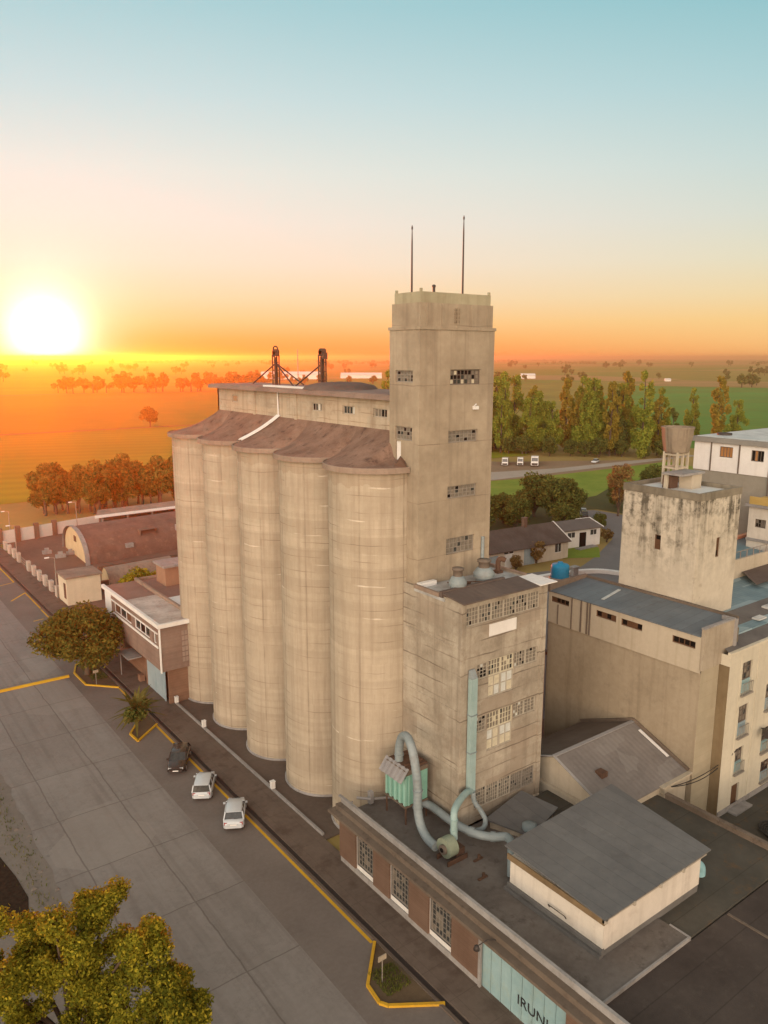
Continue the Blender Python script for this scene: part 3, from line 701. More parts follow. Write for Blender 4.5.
for i, h in enumerate(hx): window(T_,'x',TX0,*h,5,3,STEEL,[(GLASS,1),(GLASS_DUSTY,7),(HOLE,2)],.22,seed=i+7)
b = MB(); b.box(TX0+.12,TX0+.2,45.52,46.13,30.4,31.88); b.box(TX0+.06,TX0+.12,45.58,45.64,30.85,30.95); b.build('door', WHITEP, T_)
b = MB(); b.box(40.6,41.0,TY0-.28,TY0-.02,34.15,34.4); b.tube([(40.8,TY0,34.4),(40.8,TY0-.2,34.55)], .05, 6); b.build('floodlight', WHITE, T_)
b = MB(); b.tube([(41.9,TY0-.12,20.8),(41.9,TY0-.12,24.2)], .14, 10); b.build('vent_pipe', DUCT_GREY, T_)
for x, y, z1, lb in ((36.95,46.2,47.3,'shorter thin mast on the tower roof'),(40.85,45.0,48.2,'taller thin mast on the tower roof')):
    b = MB(); b.tube([(x,y,42.5),(x,y,z1-1.2),(x,y,z1)], [.075,.055,.02], 8); b.cyl(x,y,42.5,42.62,.2,12); b.tube([(x,y,z1-.3),(x,y,z1-.1)], .06, 8)
    props(b.build('roof_mast', DARKMETAL, base=(x,y,42.5)), lb, 'mast', 'masts on the tower')
b = MB(); b.tube([(37.2,44.0,42.5),(37.2,44.0,42.85)], .1, 8); b.lathe(37.2,44.0,[(.02,43.05),(.13,43.0),(.13,42.85),(.02,42.82)],10)
props(b.build('warning_lamp', DARKMETAL, base=(37.2,44,42.5)), 'small dark lamp on the front edge of the tower roof', 'lamp')

# ------------------------------------------------------------------ the block in front of the tower
BX0, BX1, BY0, BY1 = 35.2, 43.75, 38.2, 43.36
B_ = thing('machine_house', (39.4, 40.8, 4), 'board-marked concrete block with rows of lattice windows below the tower', 'building')
c6 = [35.62+1.24*i for i in range(7)]
H1 = [(c6[0],c6[6],19.5,20.85)]
H2 = [(36.75,37.85,15.25,16.45),(37.9,40.5,13.6,16.5),(40.55,43.06,15.25,16.5)]
H3 = [(36.75,37.85,11.15,12.35),(37.9,40.55,9.4,12.4),(40.6,43.06,11.2,12.4)]
H4 = [(36.75,43.2,5.0,6.6)]
b = MB(); facade(b,'y',BY0,BX0,BX1,3.9,21.35,H1+H2+H3+H4,.25)
b.quad((BX0,BY0,3.9),(BX0,45.0,3.9),(BX0,45.0,21.35),(BX0,BY0,21.35)); b.quad((BX1,BY0,0),(BX1,48,0),(BX1,48,21.35),(BX1,BY0,21.35))
b.quad((BX0,45.0,3.9),(TX0+.1,45.0,3.9),(TX0+.1,45.0,21.35),(BX0,45.0,21.35)); b.quad((TX1+.0,48,0),(BX1,48,0),(BX1,48,21.35),(TX1,48,21.35))
b.box(43.3,43.75,BY0-.12,BY0,3.9,21.3); b.box(BX0,BX0+.22,BY0-.06,BY0,3.9,21.3); b.box(BX0-.05,BX0,BY0-.06,BY0+.25,3.9,21.3)
for z in (17.9,13.1,8.6): b.box(BX0-.05,BX0,BY0+.25,44.6,z,z+.12)
b.build('block_wall', CONC_BLOCK, B_)
MIX = [(GLASS_DUSTY,22),(GLASS,2),(HOLE,1)]
for i in range(6): window(B_,'y',BY0,c6[i],c6[i+1],19.5,20.85,4,4,FRAME_LT,MIX if i not in (1,4) else [(GLASS_DUSTY,9),(HOLE,2),(GLASS,2)],.18,.04,seed=20+i,edge=.06)
b = MB(); b.box(37.85,40.6,BY0-.04,BY0+.1,18.35,19.25); b.box(39.7,39.75,BY0-.06,BY0-.04,18.35,19.25); b.build('white_panel', WHITEP, B_)
for HH, z_, sd_ in ((H2,15.2,30),(H3,11.0,40)):
    window(B_,'y',BY0,*HH[0],3,4,FRAME_LT,[(GLASS_DUSTY,8),(HOLE,2),(PANE_WHITE,2)],.18,.04,seed=sd_)
    a0, a1, z0, z1 = HH[1]; am = (a0+a1)/2; zm = z_+.05
    for q, (p, r) in enumerate(((a0,am),(am,a1))):
        window(B_,'y',BY0,p,r,zm,z1,4,3,PANE_YEL,[(GLASS_DUSTY,8),(PANE_YEL,2),(GLASS,1)],.18,.045,seed=sd_+2+q)
        window(B_,'y',BY0,p,r,z0,zm,2,2,FRAME_LT,[(PANE_YEL,6),(PANE_WHITE,4)],.16,.06,seed=sd_+4+q,name='milky_window')
    a0, a1, z0, z1 = HH[2]; am = (a0+a1)/2
    window(B_,'y',BY0,a0,am,z0,z1,4,4,FRAME_LT,[(GLASS_DUSTY,10),(PANE_WHITE,2),(HOLE,2)],.18,.04,seed=sd_+6)
    window(B_,'y',BY0,am,a1,z0,z1,3,4,FRAME_LT,MIX,.18,.04,seed=sd_+7)
cc = [36.75+(43.2-36.75)*i/5 for i in range(6)]
for i in range(5): window(B_,'y',BY0,cc[i],cc[i+1],5.0,6.6,5,5,FRAME_LT if i < 3 else STEEL,MIX,.18,.04,seed=60+i)
# roof: rim walls, light sheet, brown lean-to strip, white flashing
b = MB(); b.box(BX0-.1,BX1+.25,BY0+1.8,43.36,21.0,21.25); b.box(TX1+.02,BX1+.25,43.36,48,21.0,21.25)
b.build('roof_deck', weathered('block_roof', (.26,.26,.25), (.50,.51,.50), rough=.55, spots=.7, spot_col=(.17,.15,.13), big=.7, fine=2), B_)
b = MB(); b.add([(BX0-.15,BY0-.35,21.36),(42.6,BY0-.35,21.36),(42.6,BY0+1.9,21.62),(BX0-.15,BY0+1.9,21.62),(BX0-.15,BY0-.35,21.28),(42.6,BY0-.35,21.28),(42.6,BY0+1.9,21.5),(BX0-.15,BY0+1.9,21.5)],
               [(0,1,2,3),(4,7,6,5),(0,4,5,1),(1,5,6,2),(2,6,7,3),(3,7,4,0)]); b.box(BX0-.15,41.3,BY0+1.95,BY0+2.25,21.25,21.7)
b.build('lean_to_roof', ROOF_BROWN, B_)
b = MB(); b.box(BX0-.2,BX0,BY0+2.3,43.3,21.25,21.55); b.build('rim', ROOF_LIP, B_)
b = MB(); b.box(BX1+.05,BX1+.27,BY0+2.3,48,21.25,21.5); b.box(TX1+.02,BX1+.05,47.8,48,21.25,21.5); b.build('rim', ROOF_LIP, B_)
b = MB(); b.box(42.65,44.5,BY0-.4,BY0+2.2,21.34,21.42); b.build('white_flashing', WHITE, B_)
b = MB(); b.box(35.3,36.9,42.9,43.3,21.26,21.6); b.build('white_flashing', WHITE, B_)
def roof_vent(x, y, s, lb):
    t_ = thing('roof_vent', (x, y, 21.25), lb, 'roof vent', 'round vents on the block roof')
    b = MB(); b.lathe(x,y,[(.62*s,21.2),(.62*s,21.45),(.84*s,21.7),(.86*s,21.95),(.62*s,22.3),(.46*s,22.4)],24); b.build('vent_bowl', DUCT_GREY, t_)
    b = MB(); b.lathe(x,y,[(.46*s,22.36),(.44*s,22.8),(.56*s,22.84),(.56*s,22.98),(.02,23.05)],24); b.build('vent_cowl', FRAME_DK, t_)
roof_vent(37.1,40.8,.78,'smaller grey round vent near the silo-side edge of the block roof')
roof_vent(40.3,41.4,.95,'larger grey round vent close to the tower on the block roof')
b = MB(); b.tube(smooth_path([(43,42.6,21.2),(43,42.6,22.1),(43.1,42.4,22.4),(43.3,42.1,22.3)]), .2, 10); b.box(42.7,43.3,42.3,42.9,21.25,21.45)
props(b.build('roof_stack', RUST, base=(43,42.6,21.25)), 'small rusty bent stack on the block roof', 'stack')
b = MB(); b.box(38.1,38.6,41.0,41.4,21.25,21.6); b.tube([(37.6,42.5,21.4),(41.2,40.2,21.45)], .05, 6); b.box(38.9,39.3,40.5,40.9,21.25,21.5)
props(b.build('roof_clutter', RUST, base=(38.4,41.2,21.25)), 'rusty pipe and brackets lying between the two round vents', 'pipe')
# fixed square duct up the front of the block
t_ = thing('wall_duct', (36.2,37.75,6.4), 'tall pale green square duct up the front of the block', 'duct')
b = MB(); b.box(35.84,36.4,37.72,38.12,6.9,15.7); b.build('duct_shaft', TEAL_PIPE, t_)
b = MB(); b.add([(35.84,37.72,15.7),(36.4,37.72,15.7),(36.4,38.12,15.7),(35.84,38.12,15.7),(35.88,38.0,16.3),(36.36,38.0,16.3),(36.36,38.12,16.3),(35.88,38.12,16.3)],[(0,1,5,4),(1,2,6,5),(3,0,4,7),(4,5,6,7)]); b.build('duct_hood', DUCT_GREY, t_)
b = MB()
for z in (6.95,10.0,12.9): b.box(35.8,36.44,37.68,38.14,z,z+.08)
b.build('flange', DUCT_GREY, t_)
# ------------------------------------------------------------------ low street building with brick piers
LX = 29.5
L_ = thing('street_building', (36, 33, 0), 'low flat-roofed building with brick piers and wide grey roof along the street', 'building')
wins = [(40.75,42.9,.95,4.1),(36.65,38.75,.95,4.1),(32.3,34.5,.95,4.1)]
gate = (23.05,29.75,.05,4.0)
b = MB(); facade(b,'x',LX,21.75,45.0,0,4.998,wins+[gate],.3,0,1)
b.quad((LX,45,0),(33.9,45,0),(33.9,45,4),(LX,45,4))
b.build('front_wall', [WHITEP, CURB], L_)
for y0, y1 in ((42.95,45.05),(38.8,40.7),(34.55,36.6),(29.8,32.25)):
    b = MB(); b.box(LX-.16,LX-.003,y0,y1,.62,4.38); b.build('brick_pier', BRICK_RED, L_)
b = MB(); b.box(LX-.10,LX-.002,29.82,45.0,.02,.6); b.box(LX-.16,LX-.002,29.6,29.8,.02,4.4); b.build('plinth', COPING, L_)
b = MB(); b.box(LX-.16,LX-.002,20.5,23.0,.02,4.4); b.build('brick_pier', BRICK_RED, L_)
for i, h in enumerate(wins):
    window(L_,'x',LX,*h,6,8,STEEL,[(GLASS_DUSTY,3),(GLASS,8)],.2,.035,seed=80+i)
    b = MB(); b.box(LX-.18,LX-.001,h[0]-.05,h[1]+.05,4.12,4.3); b.build('lintel', WHITE, L_)
# canopy ledge, coping, roof deck
b = MB(); b.box(LX-1.0,LX-.003,12,45.35,4.42,4.62); b.box(LX-.45,LX-.003,12,45.1,4.62,5.0); b.build('canopy_ledge', LEDGE, L_)
b = MB(); b.box(LX-.06,LX+.16,12,45.3,5.36,5.48); b.box(LX,LX+.12,12,45.0,5.0,5.36); b.build('coping', COPING, L_)
b = MB(); b.box(LX+.22,39.0,21.9,45.0,3.7,4.0)
b.build('roof_deck', ROOF_DECK, L_)
b = MB(); b.box(39.0,51.2,21.9,38.1,3.6,3.9); b.build('mossy_deck', ROOF_MOSS, L_)
b = MB(); b.box(LX+.22,60,0,21.8,3.5,3.82); b.build('bitumen_deck', ROOF_BITUMEN, L_)
b = MB(); b.box(LX+.3,39.1,21.8,21.92,3.8,4.06); b.box(38.98,39.1,21.92,23.2,3.85,4.05); b.build('deck_edging', COPING, L_)
b = MB(); b.box(51.2,51.5,21.9,31.7,0,4.25); b.box(42.9,43.1,12,21.7,3.8,3.86); b.box(51.15,51.55,14,31.7,4.25,4.33); b.box(51.2,51.5,14,21.9,0,4.25); b.build('parapet', LEDGE, L_)
b = MB(); b.box(LX+.05,LX+.3,12,21.75,0,4); b.box(33.9,43.7,38.0,38.2,0,4.0); b.build('inner_wall', CONC_BLOCK, L_)
# the gate with its lettering
b = MB(); n = 8
for i in range(n):
    y0 = gate[0] + (gate[1]-gate[0])*i/n; y1 = gate[0] + (gate[1]-gate[0])*(i+1)/n
    b.box(LX+.10,LX+.17,y0+.015,y1-.015,.06,3.98)
    b.box(LX+.075,LX+.10,y0+.02,y0+.07,.06,3.98)
b.box(LX+.05,LX+.1,gate[0],gate[1],3.82,3.98)
gt = b.build('gate', GATE_TEAL, L_)
fc = bpy.data.curves.new('gate_lettering', 'FONT'); fc.body = 'IRUNI'; fc.size = .92; fc.extrude = .006; fc.space_character = 1.02
fo = bpy.data.objects.new('tmp', fc); COL.objects.link(fo)
dg = bpy.context.evaluated_depsgraph_get(); me = bpy.data.meshes.new_from_object(fo.evaluated_get(dg)); bpy.data.objects.remove(fo)
me.name = 'gate_lettering'; me.materials.clear(); me.materials.append(plain('lettering_black', (.02,.02,.02), .7))
lo_ = bpy.data.objects.new('gate_lettering', me); COL.objects.link(lo_); lo_.parent = gt; BASE[lo_] = BASE[gt]
Mx = Matrix(((0,0,-1,LX+.066),(-1,0,0,26.75),(0,1,0,1.12),(0,0,0,1)))
me.transform(Matrix.Translation(-BASE[gt]) @ Mx)
# lamp on an arm over the gate
t_ = thing('gate_lamp', (LX-.9,28.5,4.4), 'small dark lamp on a thin arm over the teal gate', 'lamp')
b = MB(); b.tube([(LX-.3,28.0,4.62),(LX-.9,28.3,4.75),(LX-1.5,28.5,4.5)], .035, 6); b.build('arm', DARKMETAL, t_)
b = MB(); b.lathe(LX-1.55,28.52,[(.02,4.56),(.14,4.5),(.2,4.28),(.02,4.3)],12); b.build('lamp_shade', DARKMETAL, t_)
# the box-shaped penthouse on the roof
EX0, EX1, EY0, EY1 = 33.5, 43.3, 23.95, 31.3
t_ = thing('roof_penthouse', (38,27.5,4), 'big white box with grey sheet roof standing on the low roof', 'roof box')
b = MB(); b.box(EX0,EX1,EY0,EY1,4.45,6.5); b.build('box_wall', OFFWHITE, t_)
b = MB(); b.box(EX0-.24,EX0+.1,EY0-.0,EY1+.3,3.9,4.2); b.box(EX0-.14,EX0+.1,EY0-.06,EY1+.1,4.3,4.6); b.box(EX0+.1,EX1,EY0+.05,EY1,3.9,4.5); b.build('base_curb', CURB, t_)
b = MB(); b.add([(EX0-.2,EY0-.22,6.72),(EX1+.75,EY0-.22,6.78),(EX1+1.9,EY1+1.1,6.95),(EX0+.15,EY1+.7,6.82)],[(0,1,2,3)])
v0 = [(x,y,z-.09) for x, y, z in b.v]; b.add(b.v[:4]+v0, [(0,4,5,1),(1,5,6,2),(2,6,7,3),(3,7,4,0),(4,7,6,5)])
b.build('sheet_roof', ROOF_SHEET, t_)
b = MB(); b.box(EX0-.12,EX0-.01,EY0-.1,EY1+.2,6.22,6.60); b.build('eave_strip', weathered('eave_strip_brown', (.17,.115,.06), (.24,.17,.095), streak=.3), t_)  # brown strip below the sheet roof, street side
b = MB(); b.box(EX0-.1,EX1+.3,EY0-.2,EY0-.02,6.54,6.62)
for x in (36,38.6,41): b.box(x-.08,x+.08,EY0-.3,EY0-.03,6.45,6.7)
b.box(EX0-.12,EX0+.12,EY0-.2,EY0+.03,6.35,6.62); b.build('gutter', FRAME_LT, t_)
b = MB(); b.tube([(EX0-.05,26.6,4.9),(EX0-.2,26.6,5.15),(EX0-.2,27.9,5.15),(EX0-.05,27.9,4.9)], .03, 6); b.build('hand_rail', DARKMETAL, t_)
b = MB(); b.tube(smooth_path([(EX1-.1,25.1,4.9),(EX1+.9,25.0,4.85),(EX1+1.6,24.9,4.5),(EX1+1.7,24.9,3.9)]), .38, 14)
props(b.build('teal_elbow', weathered('teal_elbow_paint', (.25,.46,.50),(.33,.56,.60), rough=.5), base=(EX1+1.6,24.9,3.9)), 'pale turquoise pipe elbow coming out of the far end of the white box', 'pipe elbow')
# low flat lid beside the block
t_ = thing('metal_cover', (39.8,36.6,4), 'low grey metal lid slanting on the roof at the foot of the block', 'cover')
b = MB(); b.add([(37.0,37.2,4.75),(41.5,37.9,5.1),(42.3,34.9,4.85),(38.4,33.9,4.5)],[(0,1,2,3)]); v0 = [(x,y,z-.12) for x,y,z in b.v]
b.add(b.v[:4]+v0,[(0,4,5,1),(1,5,6,2),(2,6,7,3),(3,7,4,0),(4,7,6,5)]); b.build('lid_plate', ROOF_SHEET, t_)
b = MB(); b.prism([(37.3,37.0),(41.3,37.6),(42.0,35.1),(38.5,34.2)],3.9,4.5); b.build('lid_curb', CONC_BLOCK, t_)
b = MB(); b.lathe(38.9,34.6,[(.55,4.5),(.55,4.9),(.35,4.98),(.02,5.0)],20); b.build('round_cap', DUCT_GREY, t_)
for x, y, lb in ((33.0,33.2,'small rusty pipe stub near the street edge of the low roof'),(34.1,34.8,'bent rusty bracket lying mid-way on the low roof')):
    b = MB(); b.tube([(x,y,4.0),(x,y,4.35)], .11, 8); b.box(x-.5,x+.3,y-.1,y+.06,4.0,4.1)
    props(b.build('pipe_stub', RUST, base=(x,y,4)), lb, 'pipe stub')
# ------------------------------------------------------------------ dust filter, fan and ducts
t_ = thing('dust_filter', (33.1,42.1,4), 'green ribbed dust filter cabinet on legs beside the last silo', 'dust filter')
x0,x1,y0,y1 = 32.5,34.6,40.95,43.4
for x in (x0+.06,x1-.06):
    for y in (y0+.06,y1-.06):
        b = MB(); b.box(x-.05,x+.05,y-.05,y+.05,4.0,5.5); b.build('leg', RUST, t_)
b = MB(); b.box(x0+.12,x1,y0+.05,y1,5.5,8.25); b.build('cabinet', GREEN_MET, t_)
b = MB()
for i in range(5): yy = y0+.06+i*(y1-y0-.2)/4; b.box(x0-.02,x0+.118,yy,yy+.22 if i < 4 else yy+.14,5.45,7.75)
for i in range(3): b.box(x0+.25+i*.5,x0+.4+i*.5,y0-.02,y0+.048,5.5,7.9)
b.build('rib', weathered('rib_green', (.24,.46,.38), (.32,.56,.47), rough=.45, streak=.2, streak_col=(.2,.2,.15)), t_)
b = MB(); b.box(x0-.05,x1+.02,y0-.04,y1+.04,5.36,5.5); b.build('hopper_frame', LEDGE, t_)
b = MB(); b.box(x0,x1,y0-.02,y1+.02,7.95,8.3)
b.build('top_band', LEDGE, t_)
b = MB(); b.add([(x0+.2,y0+.2,5.36),(x1-.2,y0+.2,5.36),(x1-.2,y1-.2,5.36),(x0+.2,y1-.2,5.36),(33.2,42.0,4.5),(33.4,42.0,4.5),(33.4,42.2,4.5),(33.2,42.2,4.5)],[(0,1,5,4),(1,2,6,5),(2,3,7,6),(3,0,4,7)])
b.build('hopper', LEDGE, t_)
b = MB(); n = 22
for i in range(n):
    ya, yb = y0-.15+(y1-y0+.3)*i/n, y0-.15+(y1-y0+.3)*(i+1)/n; dz = .05 if i % 4 < 2 else 0
    b.quad((x0-.55,ya,7.55+dz),(x0-.55,yb,7.55+dz),(x0+.18,yb,8.45+dz),(x0+.18,ya,8.45+dz))
    if i: b.quad((x0-.55,ya,7.5),(x0-.55,ya,7.61),(x0+.18,ya,8.51),(x0+.18,ya,8.4))
b.build('awning', weathered('awning_grey', (.26,.25,.25),(.36,.35,.35), rough=.6, streak=.2), t_)
b = MB(); b.box(x0+.2,x1,y0+.1,y1-.1,8.3,8.45); b.bar((x0+.3,y0+.5,8.5),(x1-.1,y0+.5,8.5),.12); b.bar((x0+.3,y1-.6,8.5),(x1-.1,y1-.6,8.5),.12); b.build('top_plate', RUST, t_)
b = MB(); b.tube(smooth_path([(33.0,42.4,8.35),(33.0,42.4,9.4),(33.0,42.1,10.4),(32.85,41.3,10.85),(32.6,40.4,10.4),(32.4,39.7,9.2),(32.35,39.4,7.8),(32.3,39.3,6.2),(32.2,38.8,5.2),(32.05,37.9,4.75),(31.9,36.8,4.75)],8), .32, 16)
for z_ in (8.9,7.6,6.3): b.cyl(33.0 if z_ > 8.5 else 32.33,42.4 if z_ > 8.5 else 39.36,z_,z_+.09,.37,16)
props(b.build('gooseneck_duct', DUCT_GREY, base=(32.3,39.3,4)), 'fat grey gooseneck duct arching from the green filter down to the fan', 'duct')
b = MB(); b.tube(smooth_path([(34.0,42.0,5.0),(34.6,40.6,5.0),(34.6,38.2,4.95),(34.9,36.2,4.95),(35.6,35.0,5.0),(36.2,34.3,5.15),(35.9,33.5,5.2),(35.2,32.8,5.15),(34.7,32.3,4.8),(34.5,32.1,4.1)],8), .30, 16)
for p, q in (((34.82,36.55,4.95),(34.95,36.2,4.95)),((35.5,35.15,5),(35.75,34.9,5.0))): b.tube([p,q], .35, 16)
props(b.build('roof_duct', DUCT_GREY, base=(35,36,4)), 'long grey duct lying along the low roof towards the white box', 'duct')
t_ = thing('blower_fan', (32.3,36.0,4), 'pale green snail-shaped blower fan on the low roof edge', 'fan')
b = MB(); st = len(b.v)
prof = [(.95*(1-.25*i/20), 2*PI*i/20-.5) for i in range(21)]
for xx in (31.95,32.65): pass
vs2 = [(xx, 36.0+r*math.cos(a)*.85, 5.0+r*math.sin(a)*.85) for xx in (31.95,32.7) for r, a in prof]; nn = len(prof)
b.add(vs2, [(i,i+1,nn+i+1,nn+i) for i in range(nn-1)], 0, True); b.add(vs2[:nn],[tuple(range(nn))]); b.add(vs2[nn:],[tuple(range(nn))])
b.build('fan_casing', weathered('fan_paint', (.20,.235,.17), (.29,.33,.245), spots=.6, spot_col=(.12,.09,.06)), t_)
b = MB(); b.tube([(31.93,36,5.0),(31.75,36,5.0)], .34, 16); b.tube([(31.74,36,5.0),(31.7,36,5.0)], .16, 12, 1); b.build('fan_inlet', [FRAME_DK, HOLE], t_)
b = MB(); b.box(31.8,33.6,35.4,35.5,4.0,4.35); b.box(31.8,33.6,36.5,36.6,4.0,4.35); b.box(32.75,33.5,35.6,36.4,4.3,4.8); b.build('fan_stand', RUST, t_)
b = MB(); b.tube(smooth_path([(33.0,36.15,5.3),(33.0,36.2,6.0),(33.0,36.22,6.7),(33.25,36.45,7.2),(34.1,36.95,7.32),(35.3,37.55,7.25),(36.1,37.9,7.0)],8), .25, 14)
for z in (5.9,6.7): b.cyl(33.0,36.2,z,z+.07,.29,14)
props(b.build('fan_outlet_duct', TEAL_PIPE, base=(33,36.2,4)), 'pale green pipe rising from the fan and bending to the wall duct', 'duct')
b = MB(); b.tube(smooth_path([(36.2,37.75,6.9),(36.25,37.6,6.2),(36.5,37.2,5.6),(36.5,36.7,5.1),(36.0,36.4,4.8),(35.3,36.6,4.75)],8), .18, 12)
props(b.build('loop_pipe', DUCT_GREY, base=(36.2,37,4)), 'small curled grey pipe below the square wall duct', 'pipe')
b = MB(); b.tube([(31.2,45.4,4.55),(32.0,44.6,4.55)], .12, 8); b.tube([(32.3,44.9,4.3),(34.2,43.9,4.3)], .12, 8); b.box(31.9,32.25,44.6,44.95,4.1,5.1)
props(b.build('silo_pipe', COPING, base=(32,44.8,4)), 'short pale pipe and valve box at the foot of the last silo', 'pipe')
b = MB(); b.tube(smooth_path([(30.8,45.4,4.4),(30.4,45.5,3.4),(30.2,45.5,2.0),(30.2,45.4,.2)]), .07, 8)
props(b.build('down_pipe', COPING, base=(30.2,45.5,0)), 'thin down pipe at the silo end of the brick building', 'pipe')
# ------------------------------------------------------------------ long hall with blue-grey roof (behind the gabled annex)
HX0, HX1, HY0, HY1 = 55.26, 60.5, 31.92, 47.8
H_ = thing('long_hall', (57.9,40,0), 'tall blank brown hall with pale window band and blue-grey roof', 'building')
sl = [(45.35,47.5,15.3,15.85),(40.1,42.3,15.25,15.85),(37.45,39.6,15.2,15.8),(32.5,34.6,15.15,15.75)]
b = MB(); facade(b,'x',HX0+.0,HY0,HY1,0,13.25,(),.3); b.quad((HX0,HY1,0),(HX1,HY1,0),(HX1,HY1,16),(HX0,HY1,16)); b.quad((HX1,HY0,0),(HX1,HY1,0),(HX1,HY1,16),(HX1,HY0,16))
b.build('blank_wall', PLASTER_DK, H_)
b = MB(); facade(b,'x',HX0-.12,HY0-.0,HY1,13.25,16.3,sl,.3); b.quad((HX0-.12,HY0,13.25),(HX0-.12,HY1,13.25),(HX0,HY1,13.25),(HX0,HY0,13.25)); b.quad((HX0-.12,HY1,13.25),(HX0,HY1,13.25),(HX0,HY1,16.3),(HX0-.12,HY1,16.3))
b.build('window_band', PLASTER, H_)
for yy, w_ in ((44.98,.04),(43.9,.07),(43.2,.07),(42.9,.07),(46.6,.03)):
    b = MB(); b.box(HX0-.2,HX0-.121,yy-w_,yy+w_,13.3,16.28 if w_ > .03 else 15.2); b.build('down_pipe', FRAME_DK, H_)
for i, h in enumerate(sl): window(H_,'x',HX0-.12,*h,4,1,BROWNWIN,[(HOLE,3),(BROWNWIN,2)],.2,.06,seed=100+i,name='slit_window')
b = MB(); b.quad((HX0,HY0,0),(57.9,HY0,0),(57.9,HY0,13.5),(HX0,HY0,13.5)); b.build('pilaster_wall', PLASTER_PIL, H_)
b = MB(); b.box(HX0-.13,59.5,HY0-.14,HY0+.12,13.5,16.95); b.build('end_parapet', STAIN_PANEL, H_)
b = MB(); b.box(HX0-.16,59.55,HY0-.18,HY0+.15,16.95,17.08); b.box(59.45,59.75,HY0-.3,HY0+1.0,13.6,17.0); b.build('parapet_cap', COPING, H_)
b = MB(); b.add([(HX0-.2,HY0+.13,16.36),(HX1-.2,HY0+.13,16.75),(HX1-.2,HY1-.2,16.75),(HX0-.2,HY1-.2,16.36),(HX0-.2,HY0+.13,16.27),(HX0-.2,HY1-.2,16.27)],[(0,1,2,3),(0,3,5,4)]); b.build('metal_roof', ROOF_BLUE, H_)
b = MB(); b.box(HX0-.2,HX1,HY1-.2,HY1+.1,16.2,17.05); b.box(HX1-.2,HX1+.1,HY0+.13,HY1-.2,16.2,16.95); b.build('back_parapet', LEDGE, H_)
b = MB(); b.bar((56.4,42.6,16.50),(59.5,43.1,16.73),.28,.05); b.build('roof_patch', ROOF_LIGHT, H_)
# ------------------------------------------------------------------ gabled annex
A_ = thing('gabled_annex', (50,37.7,3.5), 'gabled annex with grey corrugated roof against the brown hall', 'building')
ax0, ax1, ay0, ay1, ar, ae, az = 45.0, 55.2, 32.2, 43.3, 37.7, 4.65, 6.95
b = MB(); b.add([(ax0+.15,ay0+.2,0),(ax0+.15,ay1-.2,0),(ax0+.15,ay1-.2,ae-.1),(ax0+.15,ar,az-.1),(ax0+.15,ay0+.2,ae-.1)],[(0,1,2,3,4)]); b.box(ax0+.16,ax1,ay0+.2,ay0+.3,0,ae-.1); b.box(ax0+.16,ax1,ay1-.3,ay1-.2,0,ae-.1)
b.box(ax0-.25,ax0+.14,ay0+.2,ay1-.2,0,4.3); b.build('annex_wall', PLASTER, A_)
b = MB()
for s in (1,-1):
    ye = ay0 if s < 0 else ay1
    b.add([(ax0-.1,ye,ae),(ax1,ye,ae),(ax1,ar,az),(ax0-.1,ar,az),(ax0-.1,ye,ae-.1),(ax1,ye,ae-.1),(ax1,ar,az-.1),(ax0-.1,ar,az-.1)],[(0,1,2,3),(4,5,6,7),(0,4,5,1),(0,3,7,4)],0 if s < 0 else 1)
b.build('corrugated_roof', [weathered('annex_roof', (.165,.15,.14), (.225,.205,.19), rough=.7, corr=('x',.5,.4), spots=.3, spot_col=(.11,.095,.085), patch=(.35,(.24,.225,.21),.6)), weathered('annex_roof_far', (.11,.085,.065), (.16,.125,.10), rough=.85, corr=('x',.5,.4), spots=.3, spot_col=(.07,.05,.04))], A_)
b = MB(); b.bar((ax0-.12,ar,az+.03),(ax1,ar,az+.03),.35,.06); b.bar((ax0-.1,ay0,ae+.02),(ax0-.1,ar,az+.03),.22,.07); b.bar((ax0-.1,ay1,ae+.02),(ax0-.1,ar,az+.03),.22,.07); b.build('ridge_cap', weathered('ridge_grey', (.27,.26,.25),(.35,.34,.33)), A_)
b = MB(); b.bar((ax1-.08,ay0,ae+.15),(ax1-.08,ar,az+.15),.16,.28); b.bar((ax1-.08,ay1,ae+.15),(ax1-.08,ar,az+.15),.16,.28); b.build('wall_flashing', LEDGE, A_)
b = MB(); b.bar((ax1-.45,33.9,ae+(33.9-ay0)/(ar-ay0)*(az-ae)+.04),(ax1-.45,36.8,ae+(36.8-ay0)/(ar-ay0)*(az-ae)+.04),.28,.05); b.build('white_strip', WHITE, A_)
b = MB(); b.box(47.0,47.7,34.6,35.3,5.6,6.1); b.build('roof_stub', RUST, A_)
b = MB(); b.box(51.6,55.2,ay0-.12,ay0+.19,3.9,4.55); b.bar((51.2,ay0-.05,4.62),(55.24,ay0-.05,4.62),.5,.12); b.build('end_coping', PLASTER, A_)
b = MB(); R = random.Random(5)
for i in range(16):
    x, y = 44.2+R.uniform(0,1.8), 40.6+R.uniform(0,1.6); b.bar((x,y,6.0+R.uniform(-.2,.25)),(x+R.uniform(-1,1),y+R.uniform(-.8,.8),6.2+R.uniform(-.2,.4)),.09,.07)
props(b.build('scrap_heap', STEEL, base=(45,41.4,5.4)), 'tangle of scrap metal bars at the far eave of the gabled annex', 'scrap', kind=None)
R_ = thing('sun_blocker', (49.5,53.5,0), 'plain brown box added behind the block to keep low sun off the annex roof', 'building')  # added box that blocks the low sun from the far annex slope
b = MB(); b.box(44.4,56.6,49.2,58,0,9.2); b.build('blocker_wall', PLASTER_DK, R_)
b = MB(); b.box(44.1,56.9,48.9,58.3,9.2,9.5); b.build('blocker_roof', ROOF_BROWN, R_)
